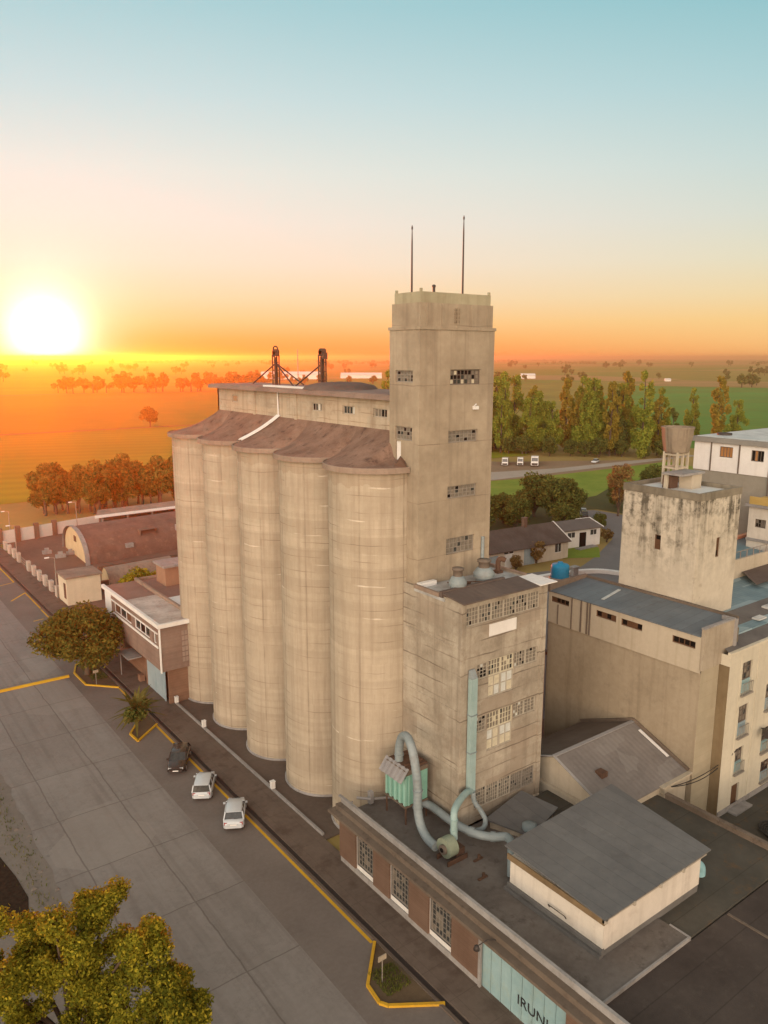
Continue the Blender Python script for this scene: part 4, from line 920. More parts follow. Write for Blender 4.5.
# ------------------------------------------------------------------ cream building on the right
M_ = thing('cream_building', (66,34,0), 'cream four-storey building with tall balcony windows at the right edge', 'building')
MY, MX0, MX1 = 30.98, 57.9, 82
col1 = [(59.95,61.5,10.5,13.3),(59.95,61.45,6.65,9.45),(60.0,61.3,3.3,5.6),(59.9,61.1,.05,2.25)]
col2 = [(64.2,65.7,7.9,10.3),(64.2,65.6,3.9,6.2),(64.6,66.2,.95,2.9)]
b = MB(); facade(b,'y',MY,MX0,MX1,0,14.4,col1+col2,.3); b.quad((MX0,MY,0),(MX0,40,0),(MX0,40,14.4),(MX0,MY,14.4)); b.quad((MX1,MY,0),(MX1,50,0),(MX1,50,14.4),(MX1,MY,14.4))
b.box(62.35,62.5,MY-.06,MY,.4,14.4); b.box(59.6,59.72,MY-.05,MY,2.6,14.0); b.build('facade_wall', CREAM, M_)
b = MB(); b.quad((MX0-.01,MY+.02,0),(MX0-.01,HY0-.01,0),(MX0-.01,HY0-.01,13.45),(MX0-.01,MY+.02,13.45)); b.build('side_strip', weathered('side_ochre', (.17,.125,.07),(.24,.185,.11), streak=.5, streak_col=(.17,.10,.05)), M_)
for i, h in enumerate(col1[:3]+col2):
    zb = h[2]+(h[3]-h[2])*.42
    window(M_,'y',MY,h[0],h[1],zb,h[3],3,3,FRAME_DK if i != 5 else RUST,[(GLASS_DUSTY,3),(GLASS,4)],.25,.05,seed=120+i)
    b = MB(); b.box(h[0]+.02,h[1]-.02,MY+.12,MY+.2,h[2]+.02,zb-.02); p_ = b.build('balcony_panel', DOOR_BLUE if i % 2 else GATE_TEAL, M_)
    b = MB(); b.box(h[0]-.1,h[1]+.1,MY-.22,MY,h[2]-.14,h[2])
    for q in range(7): x = h[0]+(h[1]-h[0])*q/6; b.box(x-.02,x+.02,MY-.19,MY-.16,h[2],h[2]+.95)
    b.box(h[0]-.02,h[1]+.02,MY-.2,MY-.15,h[2]+.95,h[2]+1.0); b.build('balcony', STEEL, M_)
h = col1[3]; b = MB(); b.box(h[0]+.02,h[1]-.02,MY+.15,MY+.22,.06,2.22); b.box(h[0]+.1,h[1]-.1,MY+.13,MY+.15,1.4,2.1); b.build('door', BROWNWIN, M_)
b = MB(); b.box(MX0,MX1,MY-.08,MY-.002,0,.5); b.box(59.4,62.0,MY-.9,MY-.09,0,.2); b.build('plinth', COPING, M_)
b = MB(); b.box(MX0-.05,MX1,MY-.08,MY+.25,14.42,14.62); b.build('cornice', CREAM, M_)
b = MB(); b.add([(MX0,MY+.2,14.64),(MX1,MY+.2,14.64),(MX1,36,15.2),(60.7,36,15.2)],[(0,1,2,3)]); b.build('flat_roof', weathered('flat_roof_dark', (.11,.10,.095),(.17,.16,.15), spots=.4, spot_col=(.2,.17,.13)), M_)
t_ = thing('wall_speaker', (64.2,MY,6.3), 'dark horn loudspeaker fixed to the cream facade', 'loudspeaker')
b = MB(); b.tube([(64.1,MY,6.3),(63.9,MY-.35,6.35)],.06,8); b.build('bracket', DARKMETAL, t_)
b = MB(); b.tube([(63.9,MY-.3,6.4),(63.7,MY-.6,6.35),(63.5,MY-.95,6.3)],[.15,.3,.5],16); b.build('horn', DARKMETAL, t_)
for za, zb, lb in ((4.4,4.3,'upper thin cable from the annex to the cream facade'),(4.1,3.9,'lower thin cable sagging from the annex to the cream facade')):
    P = [Vector((52.5+ (60.2-52.5)*i/10, 32.0+(30.9-32.0)*i/10, 4.3+(5.6-4.3)*i/10-(.55 if za > 4.2 else .9)*math.sin(PI*i/10))) for i in range(11)]
    b = MB(); b.tube(P, .035, 6); props(b.build('cable', CABLE, base=P[0]), lb, 'cable')
b = MB()
for k in range(4): b.tube([(59.8+1.3*math.cos(a)*(.7+.12*k), 26.5+1.6*math.sin(a)*(.7+.12*k), .08+.07*k) for a in [2*PI*i/24 for i in range(25)]], .07, 6)
props(b.build('hose_coil', CABLE, base=(59.8,26.5,0)), 'dark hose coiled on the courtyard by the cream building', 'hose')
b = MB()
for k in range(5): b.bar((62+.5*k,28.8,.15+.05*k),(61.2+.5*k,25.2,.15+.05*k),.14,.1)
props(b.build('plank_pile', weathered('planks',(.16,.11,.07),(.24,.17,.11)), base=(62.5,27,0)), 'pile of brown planks in the courtyard', 'plank pile')
b = MB(); b.poly([(51.5,-10,.03),(90,-10,.03),(90,31,.03),(51.5,31,.03)]); props(b.build('courtyard', ROOF_MOSS, fix=False), kind='structure')

# ------------------------------------------------------------------ stained block with the funnel water tank
WX0, WX1, WY0, WY1 = 60.8, 67.4, 36.5, 44.2
def stain_mat():
    m = bpy.data.materials.new('stained_concrete'); t = NT(m); v = t.coords(); oo = t.xyz(t.obj()); z = oo[2]
    n = t.ramp(t.math('ADD', t.math('MULTIPLY', t.noise(v,.3,5),.6), t.math('MULTIPLY', t.noise(v,2.5,6,.65),.4)), [(.36,0.0),(.64,1.0)])
    col = t.mix(n, (.50,.45,.355), (.62,.57,.465))
    top = t.node('ShaderNodeMapRange'); top.inputs['From Min'].default_value = 18; top.inputs['From Max'].default_value = 26.6; t.l.new(z, top.inputs['Value'])
    st = t.ramp(t.noise(t.scale(v,(1.3,1.3,.1)),1.0,6,.65), [(.44,0.0),(.6,1.0)])
    bl = t.ramp(t.noise(v,1.4,8,.72), [(.47,0.0),(.6,1.0)])
    pm = t.ramp(t.noise(v,.22,3), [(.35,.55),(.6,1.25)])
    f = t.math('MULTIPLY', pm, t.math('ADD', t.math('MULTIPLY', st, .95), t.math('MULTIPLY', bl, .75)))
    f = t.math('MULTIPLY', f, t.math('POWER', top.outputs[0], .9), True)
    col = t.mix(t.math('MULTIPLY', f, .92), col, (.085,.075,.055))
    low = t.ramp(t.noise(v,.8,6,.7), [(.6,0.0),(.66,1.0)]); col = t.mix(t.math('MULTIPLY', low, .35), col, (.25,.2,.15))
    t.l.new(col, t.bsdf.inputs['Base Color']); t.bsdf.inputs['Roughness'].default_value = .92; t.bsdf.inputs['Specular IOR Level'].default_value = .2
    t.bump(t.noise(v,8,6,.7), .3, .05); return m
STAINED = stain_mat()
W_ = thing('stained_tower', (64,40,0), 'square concrete tower black with mould carrying the funnel tank', 'tower')
hx = [(40.0,40.65,20.95,22.3)]; hy = [(63.95,64.55,20.5,22.3)]
b = MB(); facade(b,'x',WX0,WY0,WY1,0,25.9,hx,.25); facade(b,'y',WY0,WX0,WX1,0,25.9,hy,.25); b.quad((WX1,WY0,0),(WX1,WY1,0),(WX1,WY1,25.9),(WX1,WY0,25.9)); b.quad((WX0,WY1,0),(WX1,WY1,0),(WX1,WY1,25.9),(WX0,WY1,25.9))
b.build('tower_wall', STAINED, W_)
b = MB(); b.box(WX0-.06,WX1+.06,WY0-.06,WY0+.2,25.9,26.55); b.box(WX0-.06,WX1+.06,WY1-.2,WY1+.06,25.9,26.55); b.box(WX0-.06,WX0+.2,WY0+.2,WY1-.2,25.9,26.55); b.box(WX1-.2,WX1+.06,WY0+.2,WY1-.2,25.9,26.55)
b.build('parapet', weathered('parapet_mould', (.16,.14,.105),(.27,.24,.18), streak=.6, streak_col=(.09,.08,.06)), W_)
b = MB(); b.box(WX0+.2,WX1-.2,WY0+.2,WY1-.2,25.9,26.15); b.build('white_roof', weathered('roof_white', (.62,.64,.62),(.76,.78,.76), rough=.6, spots=.3, spot_col=(.4,.38,.33)), W_)
window(W_,'x',WX0,*hx[0],1,3,BROWNWIN,[(HOLE,1),(BROWNWIN,1)],.2,seed=140); window(W_,'y',WY0,*hy[0],1,3,BROWNWIN,[(HOLE,1),(BROWNWIN,1)],.2,seed=141)
fx, fy = 66.3-.35, 42.4
t_ = thing('water_tank', (fx,fy,26.15), 'funnel-shaped concrete water tank on a stilt frame on the stained tower', 'water tank')
def ngon(r, z, n=12, ph=0.26): return [(fx+r*math.cos(2*PI*i/n+ph), fy+r*math.sin(2*PI*i/n+ph), z) for i in range(n)]
b = MB(); rings = [ngon(1.12,29.2), ngon(1.18,29.35), ngon(1.42,30.7), ngon(1.48,31.45), ngon(1.55,31.45), ngon(1.55,31.6), ngon(1.35,31.6), ngon(1.3,31.3)]
vs_ = [p for r_ in rings for p in r_]; b.add(vs_, [(i*12+j,i*12+(j+1)%12,(i+1)*12+(j+1)%12,(i+1)*12+j) for i in range(len(rings)-1) for j in range(12)]); b.poly(rings[0]); b.poly(rings[-1])
b.build('funnel', weathered('funnel_concrete', (.20,.16,.115),(.30,.245,.18), streak=.9, streak_col=(.10,.075,.05)), t_)
for sx in (-.82,0,.82):
    for sy in (-.7,.7):
        b = MB(); b.box(fx+sx-.1,fx+sx+.1,fy+sy-.1,fy+sy+.1,26.15,29.3); b.build('leg', PLASTER, t_)
b = MB()
for z in (27.7,28.95):
    for sy in (-.7,.7): b.box(fx-.72,fx-.1,fy+sy-.08,fy+sy+.08,z,z+.18); b.box(fx+.1,fx+.72,fy+sy-.08,fy+sy+.08,z,z+.18)
    for sx in (-.82,.82): b.box(fx+sx-.08,fx+sx+.08,fy-.6,fy+.6,z,z+.18)
b.build('tie_beam', PLASTER, t_)
t_ = thing('roof_hut', (65.0,40.3,26.15), 'small flat-topped hut beside the funnel tank legs', 'hut')
b = MB(); b.box(64.55,66.1,39.7,41.0,26.15,27.5); b.build('hut_wall', PLASTER, t_)
b = MB(); b.box(62.9,63.2,41.2,41.5,26.15,27.5); b.build('post', PLASTER, t_)
b = MB(); b.box(62.7,66.3,39.5,41.6,27.5,27.68); b.build('hut_roof', COPING, t_)
b = MB(); b.box(63.3,64.4,41.0,41.9,26.15,27.3); props(b.build('rusty_box', RUST, base=(63.8,41.4,26.15)), 'rusty red box under the hut roof by the funnel tank legs', 'box')
# ------------------------------------------------------------------ roofs and buildings further right
S_ = thing('teal_shed', (74,42,0), 'low shed with weathered turquoise sheet roof behind the cream building', 'shed')
b = MB(); b.box(67.6,95,36.2,36.4,0,13.3); b.box(67.6,67.8,36.4,44,0,13.2); b.build('shed_wall', PLASTER, S_)
b = MB(); b.add([(60.9,32.8,14.9),(98,32.8,14.9),(98,41.5,15.3),(67.5,41.5,15.3)],[(0,1,2,3)]); b.box(60.9,98,32.7,32.8,14.6,14.95); b.build('sheet_roof', ROOF_TEAL, S_)
b = MB(); b.box(66.3,67.6,33.2,33.9,15.0,15.15); b.box(70,71.6,34.3,35.0,15.05,15.2); b.build('skylight', ROOF_LIGHT, S_)
S2 = thing('blue_shed', (90,48,0), 'shed with smooth blue roof and orange ridge line', 'shed')
b = MB(); b.box(74,120,41.6,41.9,0,16.4); b.box(74,74.3,41.9,47,0,16); b.build('shed_wall', PLASTER, S2)
b = MB(); b.add([(74,41.5,16.6),(125,41.5,16.6),(125,49.5,17.0),(77,46.6,17.0)],[(0,1,2,3)]); b.build('sheet_roof', weathered('roof_bluegreen', (.12,.20,.235),(.18,.28,.31), rough=.5, big=.2, corr=('x',.6,.4), spots=.2, spot_col=(.12,.14,.15)), S2)
b = MB(); b.bar((76.5,46.5,17.15),(125,49.5,17.15),.5,.3); b.build('ridge_cap', weathered('ridge_orange', (.62,.33,.20),(.72,.42,.28)), S2)
b = MB(); b.box(73.8,100,41.2,41.5,15.3,17.3); b.build('party_wall', PLASTER, S2)
b = MB()
for i in range(8): b.tube([(76+i*1.3,41.35,17.3),(76+i*1.3,41.35,18.1)],.04,6)
b.tube([(76,41.35,18.1),(85.1,41.35,18.1)],.04,6); b.build('railing', STEEL, S2)
b = MB(); b.add([(75.0,38.2,15.6),(100,38.2,15.6),(100,41.1,15.9),(77.5,41.1,15.9)],[(0,1,2,3)]); props(b.build('dark_roof', ROOF_BROWN, base=(85,39,0)), 'strip of dark roof between the turquoise and blue roofs', 'roof')
C_ = thing('white_band_building', (98,52,0), 'large grey building with white window panels under its roof', 'building')
CX = 90.0; cw = [(50.2,51.9,26.0,27.3),(46.35,47.9,25.9,27.2)]
b = MB(); facade(b,'x',CX,36,55.3,0,24.2,(),.3); b.quad((CX,55.3,0),(112,55.3,0),(112,55.3,28.0),(CX,55.3,28.0)); b.quad((CX,36,0),(112,36,0),(112,36,28),(CX,36,28)); b.build('grey_wall', weathered('grey_render', (.27,.25,.20),(.33,.31,.255), streak=.25, streak_col=(.2,.185,.15)), C_)
b = MB(); facade(b,'x',CX-.1,36,55.3,24.2,27.7,cw,.3); b.quad((CX-.1,36,24.2),(CX-.1,55.3,24.2),(CX,55.3,24.2),(CX,36,24.2)); b.build('white_band', WHITEP, C_)
b = MB()
for yy in (53.0,49.35,45.6,41.9): b.box(CX-.16,CX-.101,yy-.09,yy+.09,24.22,27.68)
b.box(CX-.2,CX-.101,45.5,45.62,18,24.2); b.build('band_joint', FRAME_DK, C_)
for i, h in enumerate(cw): window(C_,'x',CX-.1,*h,4,1,FRAME_DK,[(ORANGEWIN,3),(HOLE,1)],.2,.06,seed=160+i,name='orange_louvre')  # orange and dark panes
b = MB(); b.box(CX-.5,112.3,35.7,55.7,27.72,28.3); b.build('roof_edge', weathered('edge_grey',(.22,.21,.19),(.29,.28,.25)), C_)
b = MB(); b.box(CX+.2,112,36.2,55.2,28.3,28.36); b.build('pale_roof', ROOF_LIGHT, C_)
b = MB(); b.lathe(93.5,53.5,[(.9,28.36),(.9,28.6),(.02,28.7)],16); b.build('roof_cap', DARKMETAL, C_)
D_ = thing('white_annex', (86,42,0), 'small white annex with one dark window below the grey building', 'building')
dw = [(42.9,44.15,19.2,20.15)]
b = MB(); facade(b,'x',85,38,44.95,0,21.5,dw,.25); b.quad((85,44.95,0),(89.9,44.95,0),(89.9,44.95,21.5),(85,44.95,21.5)); b.build('annex_wall', OFFWHITE, D_)
window(D_,'x',85,*dw[0],4,2,FRAME_DK,[(HOLE,2),(GLASS_DUSTY,2)],.2,.05,seed=170)
b = MB(); b.box(84.6,89.9,38,45.3,21.5,21.75); b.box(84.85,84.99,38,45.0,17.6,17.9); b.build('roof_edge', COPING, D_)
b = MB(); b.box(85.2,88,42.0,44.8,21.75,22.3); b.box(85.0,85.2,41.8,45.0,21.75,22.6); props(b.build('timber_stack', weathered('timber_yellow',(.42,.28,.08),(.52,.36,.12)), base=(86.5,43.4,21.75)), 'yellowish timber stack on the white annex roof', 'timber stack')
# blue plastic tank behind the hall
t_ = thing('blue_tank', (62.6,52.9,11), 'bright blue plastic water tank behind the long hall', 'water tank')
b = MB(); prof = [(.95,15.2),(.99,15.3),(.94,15.5),(.99,15.65),(.94,15.85),(.99,16.0),(.94,16.2),(.96,16.4),(.86,16.55),(.4,16.62),(.36,16.7),(.02,16.72)]
b.lathe(62.6,52.9,prof,28); b.build('tank_body', BLUE_TANK, t_)
b = MB(); b.cyl(62.6,52.9,16.68,16.82,.28,18); b.build('lid', BLUE_TANK, t_)
for a in (.6,2.2,3.8,5.3):
    b = MB(); b.bar((62.6+.9*math.cos(a),52.9+.9*math.sin(a),0),(62.6+.9*math.cos(a),52.9+.9*math.sin(a),15.2),.2); b.build('leg', STEEL, t_)
b = MB(); b.tube([(62.6+1.05*math.cos(a),52.9+1.05*math.sin(a),15.12) for a in [2*PI*i/24 for i in range(25)]], .1, 6); b.build('ring_beam', STEEL, t_)
b = MB(); P = smooth_path([(100,89.5,.2),(106.5,88.0,.35),(112,85.5,.35),(114.5,80,.35)],8)
for p, q in zip(P, P[1:]): b.bar(p, q, .9, .7)
props(b.build('kerb_wall', WHITEP, base=(108,86,0)), 'curved white kerb wall round the driveway corner', 'kerb wall')
b = MB(); b.box(106.2,107.4,86.6,87.4,.0,1.6); b.box(106,107.6,86.4,87.6,1.6,1.75); props(b.build('pump_cabinet', COPING, base=(106.8,87,0)), 'grey cabinet on the driveway behind the blue tank', 'cabinet')
# ------------------------------------------------------------------ two-storey office beside the far silo
OX, OY0, OY1 = 28.6, 78.9, 97.6
O_ = thing('office_building', (33,88,0), 'two-storey flat-roofed office with white-edged roof beside the far silo', 'building')
ow = [(80.2,81.1,7.0,8.3),(82.2,87.2,7.0,8.3),(88.2,94.4,7.0,8.3)]
b = MB(); facade(b,'x',OX,OY0,OY1,4.2,9.3,ow,.3); b.quad((OX,OY0,4.2),(37,OY0,4.2),(37,OY0,9.3),(OX,OY0,9.3)); b.quad((OX,OY1,4.2),(37,OY1,4.2),(37,OY1,9.3),(OX,OY1,9.3)); b.quad((OX,OY0,4.2),(37,OY0,4.2),(37,OY1,4.2),(OX,OY1,4.2)); b.quad((37,OY0,0),(37,OY1,0),(37,OY1,9.3),(37,OY0,9.3))
b.build('upper_wall', weathered('office_brown', (.21,.145,.115),(.29,.21,.165), boards=.35, streak=.3, streak_col=(.14,.09,.07)), O_)
b = MB(); n=7
for i in range(n):
    for j in range(6):
        b.box(31.0+i*.36,31.3+i*.36,OY0-.05,OY0-.002,4.9+j*.62,5.38+j*.62)
b.build('lattice_panel', weathered('office_lattice', (.27,.20,.16),(.36,.28,.23)), O_)
for i, h in enumerate(ow): window(O_,'x',OX,*h,1 if i == 0 else 3,1,WHITEP,[(GLASS,3),(HOLE,2),(BROWNWIN,1)],.22,.10,seed=200+i,edge=.1)
b = MB(); b.box(OX-.1,OX-.002,79.6,95.2,6.72,6.95); b.box(OX-.1,OX-.002,79.6,95.2,8.35,8.5); b.box(OX-.12,OX-.002,OY0-.1,OY0+.18,4.1,9.3); b.box(OX-.06,OX-.002,95.3,OY1,4.3,9.2); b.build('white_trim', WHITEP, O_)
b = MB(); b.box(OX-.35,OX+.0,OY0-.35,OY1+.3,9.31,9.75); b.box(OX,37,OY0-.35,OY0-.02,9.31,9.75); b.build('roof_edge', WHITEP, O_)
b = MB(); b.box(OX,32.4,OY0-.02,90.0,9.31,9.6); b.build('pale_roof', weathered('office_roof', (.36,.30,.26),(.60,.53,.47), spots=.6, spot_col=(.3,.2,.15), big=.5), O_)
b = MB(); b.box(OX,32.4,90.0,OY1,9.31,9.58); b.box(32.7,37.1,88,OY1,9.31,9.56); b.build('brown_roof', weathered('office_roof_brown', (.22,.13,.10),(.29,.18,.14), spots=.3, spot_col=(.15,.09,.07)), O_)
b = MB(); b.box(32.4,32.7,OY0,OY1,9.31,10.0); b.box(32.7,37,OY1-.25,OY1,9.57,9.9); b.build('party_wall', ROOF_LIP, O_)
b = MB(); b.box(32.7,37.1,OY0,87.9,9.31,9.62); b.build('white_roof', WHITEP, O_)
b = MB(); b.box(34.7,38.5,92.6,95.8,9.57,12.0); b.build('stair_house', weathered('stair_wall',(.30,.17,.11),(.38,.23,.15), streak=.3, streak_col=(.5,.3,.15)), O_)
b = MB(); b.box(34.4,38.8,92.3,96.1,12.0,12.25); b.build('stair_roof', COPING, O_)
b = MB(); b.box(30.0,30.3,OY0+.5,OY1,0,4.2); b.box(29.4,30,85.9,86.5,0,4.2); b.box(29.4,37,OY0+.4,OY0+.6,0,4.2); b.box(28.9,29.5,87.2,88.0,0,.9); b.build('lower_wall', weathered('office_base', (.20,.11,.07),(.27,.16,.105), boards=.3), O_)
b = MB(); b.box(29.38,29.46,80.6,85.9,.15,4.1); b.box(29.33,29.38,83.2,83.3,.15,4.1); b.box(29.3,29.4,80.2,80.6,.15,4.2); b.build('glass_door', DOOR_BLUE, O_)
b = MB(); b.box(27.7,29.4,87.6,91.0,3.0,3.15); b.box(27.8,27.9,90.7,90.8,.15,3.0); b.build('entrance_canopy', COPING, O_)
# ------------------------------------------------------------------ yard: arched hall, sheds, fence, walls, shelter, lamps
Q_ = thing('arched_hall', (50,151,0), 'long arched hall with barrel roof in the dusty yard', 'hall')
ang = math.atan2(-17.8,-.7)
def arch(mb, p0, p1, length_dir, L, hgt, n=16, m=0):
    p0, p1 = Vector((*p0,0)), Vector((*p1,0)); d_ = Vector((*length_dir,0)).normalized()*L
    A = [p0.lerp(p1,(1-math.cos(PI*i/n))/2)+Vector((0,0,hgt*math.sin(PI*i/n)**.8)) for i in range(n+1)]
    mb.add(A+[p+d_ for p in A],[(i,i+1,n+2+i,n+1+i) for i in range(n)], m, True); return A
b = MB(); A = arch(b,(40.3,163.0),(39.7,145.5),(1,.12),40,5.6); b.build('barrel_roof', weathered('barrel', (.13,.078,.06),(.21,.13,.10), rough=.85, corr=('x',1.2,.4), spots=.25, spot_col=(.45,.3,.2)), Q_)
b = MB(); b.poly([tuple(p+Vector((.25,0,0))) for p in A]); b.build('gable_wall', weathered('gable_yellow', (.56,.43,.25),(.68,.54,.33)), Q_)
b = MB(); arch(b,(40.0,163.3),(39.4,145.2),(1,.12),.9,5.8); b.build('arch_rim', COPING, Q_)
b = MB(); b.box(40.15,40.5,153.5,155.0,2.9,4.0); b.build('gable_window', BROWNWIN, Q_)
b = MB(); b.add([(51,148.5,2.7),(54.5,148.9,2.7),(54.5,151,4.7),(51,150.6,4.7),(51,148.0,4.7),(54.5,148.4,4.7)],[(0,1,2,3),(0,3,4),(1,5,2),(3,2,5,4)]); b.build('dormer', BRICK_RED, Q_)
for bb in ((47.5,49.0,146.6,147.6,2.0,2.8),(58.5,59.5,148.4,149.4,3.6,4.8),(61,63,149,150,3.6,4.4)):
    b = MB(); b.box(*bb); b.build('roof_vent', COPING, Q_)
Q2 = thing('small_arched_shed', (41,131,0), 'small arched shed with a cream end wall behind the office', 'shed')
b = MB(); A = arch(b,(38.2,132.5),(38.0,126.8),(1,.1),12,3.3); b.build('barrel_roof', ROOF_LIP, Q2)
b = MB(); b.poly([tuple(p+Vector((.2,0,0))) for p in A]); b.build('gable_wall', weathered('gable_yellow', 0, 0), Q2)
S3 = thing('white_shed', (32.5,125,0), 'small flat-roofed cream shed at the end of the white-post fence', 'shed')
b = MB(); b.box(30.2,35.4,122.8,127.5,0,4.3); b.build('shed_wall', weathered('shed_cream', (.60,.52,.38),(.70,.61,.46), streak=.2, streak_col=(.45,.35,.25)), S3)
b = MB(); b.box(29.95,35.7,122.5,127.8,4.3,4.55); b.build('shed_roof', ROOF_LIP, S3)
b = MB(); b.box(30.12,30.19,123.3,124.3,1.0,3.4); b.build('door', RUST, S3)
b = MB(); b.box(40.0,62,139.5,140.1,0,1.1); b.box(35.7,62,127.9,128.3,0,1.6); props(b.build('yard_wall', BRICK_RED, base=(48,139.8,0)), 'low reddish wall in front of the arched hall', 'wall')
F_ = thing('post_fence', (30.3,146,0), 'fence of stout white posts with thin mesh along the pavement', 'fence')
for i in range(11):
    y = 128.5+i*3.9
    if i == 6: continue
    b = MB(); b.box(29.9,30.5,y-.55,y+.55,0,1.9); b.build('post', weathered('post_pink', (.44,.37,.31),(.54,.46,.40), streak=.3, streak_col=(.4,.3,.22)), F_)
b = MB()
for z in (.5,1.0,1.5): b.bar((30.2,128.5,z),(30.2,168,z),.05)
for i in range(60): b.bar((30.2,128.7+i*.66,0),(30.2,128.7+i*.66,1.6),.03)
b.build('mesh_panel', STEEL, F_)
P_ = thing('boundary_wall', (41,174.5,0), 'long white boundary wall with brown piers beyond the yard', 'wall')
b = MB(); b.bar((22,171.5,1.35),(52,178.5,1.35),.25,2.7); b.build('wall_panel', weathered('wall_white', (.62,.56,.50),(.72,.66,.6)), P_)
for f_ in (.28,.40,.53,.66): 
    x, y = 22+30*f_, 171.5+7*f_; b = MB(); b.box(x-.5,x+.5,y-.5,y+.4,0,3.3); b.build('pier', BRICK_RED, P_)
K_ = thing('platform_shelter', (57,167.5,0), 'long flat shelter roof with bright white edge behind the arched hall', 'shelter')
b = MB(); b.add([(47.6,165.2,4.9),(80,166.4,4.9),(80,171.4,5.3),(49.4,170.0,5.3),(47.6,165.2,5.15),(80,166.4,5.15),(80,171.4,5.55),(49.4,170.0,5.55)],[(0,1,2,3),(4,5,6,7),(0,1,5,4),(1,2,6,5),(2,3,7,6),(3,0,4,7)]); b.build('shelter_roof', ROOF_LIP, K_)
b = MB(); b.bar((47.4,165.05,5.05),(80,166.25,5.05),.3,.55); b.build('white_edge', WHITE, K_)
b = MB(); b.bar((50.5,169.5,2.5),(80,171.0,2.5),.3,5); b.build('rear_wall', BRICK_RED, K_)
for i in range(6):
    b = MB(); b.box(49+i*5.5-.15,49+i*5.5+.15,165.6+i*.2-.15,165.6+i*.2+.15,0,4.95); b.build('post', STEEL, K_)
b = MB()
for z in (2.2,3.2): b.bar((45,160.2,z),(80,161.6,z),.28)
for i in range(8): b.bar((45+i*5,160.2+i*.2,0),(45+i*5,160.2+i*.2,3.3),.25)
props(b.build('pipe_rack', RUST, base=(60,161,0)), 'brown rail-like pipe rack between the arched hall and the shelter', 'pipe rack')
for x, y, h, lb in ((45.5,171.9,7.4,'tall lamp post by the white boundary wall, in front of the orange trees'),(30.0,156.1,7.0,'lamp post standing half-way along the white-post fence'),(29.9,127.6,6.8,'lamp post beside the cream shed'),(35.0,187.1,4.2,'short lamp post in the field beyond the white boundary wall')):
    t_ = thing('street_lamp', (x,y,0), lb, 'lamp post', 'lamp posts by the yard')
    b = MB(); b.tube([(x,y,0),(x,y,h)], [.11,.06], 8); b.bar((x,y,h),(x-.9,y-.1,h+.15),.08); b.build('pole', STEEL, t_)
    b = MB(); b.box(x-1.5,x-.8,y-.2,y,h+.08,h+.26); b.build('lamp_head', WHITE, t_)
R = random.Random(3)
for i in range(3):
    x, y = 36+R.uniform(0,6), 150+R.uniform(-4,12); s_ = R.uniform(.3,.6); b = MB(); b.box(x-s_*2.2,x+s_*2.2,y-s_,y+s_,.02,.5+s_*.5); b.box(x-s_,x+s_,y-s_*.7,y+s_*.7,.5+s_*.5,.8+s_)
    props(b.build('stack_of_boards', COPING, base=(x,y,0)), 'small stack of pale boards lying in the dusty yard', 'board stack', 'board stacks in the yard')
# small sign on a post in the planter, twin-arm stand
for x, y, lb in ((24.9,33.6,'small square sign on a thin post in the yellow-edged planter'),(24.5,89.6,'small white sign on a post under the round tree')):
    t_ = thing('small_sign', (x,y,.06), lb, 'sign', 'small signs in the planters')
    b = MB(); b.tube([(x,y,.05),(x,y,1.75)],.035,6); b.build('post', STEEL, t_)
    b = MB(); b.box(x-.3,x+.3,y-.03,y+.03,1.6,1.95); b.build('plate', weathered('sign_plate', (.34,.28,.2),(.42,.36,.27)), t_)
# debris and pit on the left verge
b = MB(); b.add([(4,52,.03),(8.7,52.6,.03),(9.2,55,.03),(9.0,58,.03),(8.5,61.5,.03),(7.5,63,.03),(4,63,.03)],[(0,1,2,3,4,5,6)]); props(b.build('dark_trench', plain('pit_soil', (.035,.024,.016), .95, 0, .4, .1), base=(7,57,0)), 'dark sunken pit with a broken edge on the left verge', 'pit')
R = random.Random(8); 
for i in range(14):
    x, y = R.uniform(9.6,11.1), R.uniform(50,72); s_ = R.uniform(.06,.17); b = MB()
    b.add([(x-s_*1.6,y-s_,.02),(x+s_*1.4,y-s_*.7,.02),(x+s_,y+s_*1.2,.02),(x-s_,y+s_,.02),(x-s_*.8,y-s_*.4,.02+s_*.8),(x+s_*.7,y-s_*.2,.02+s_*.6),(x+s_*.3,y+s_*.6,.02+s_*.9)],[(0,1,5,4),(1,2,6,5),(2,3,6),(3,0,4,6),(4,5,6)])
    props(b.build('rubble_chunk', VERGE, base=(x,y,0)), 'broken pale lump of concrete on the left verge', 'rubble', 'rubble along the left verge')
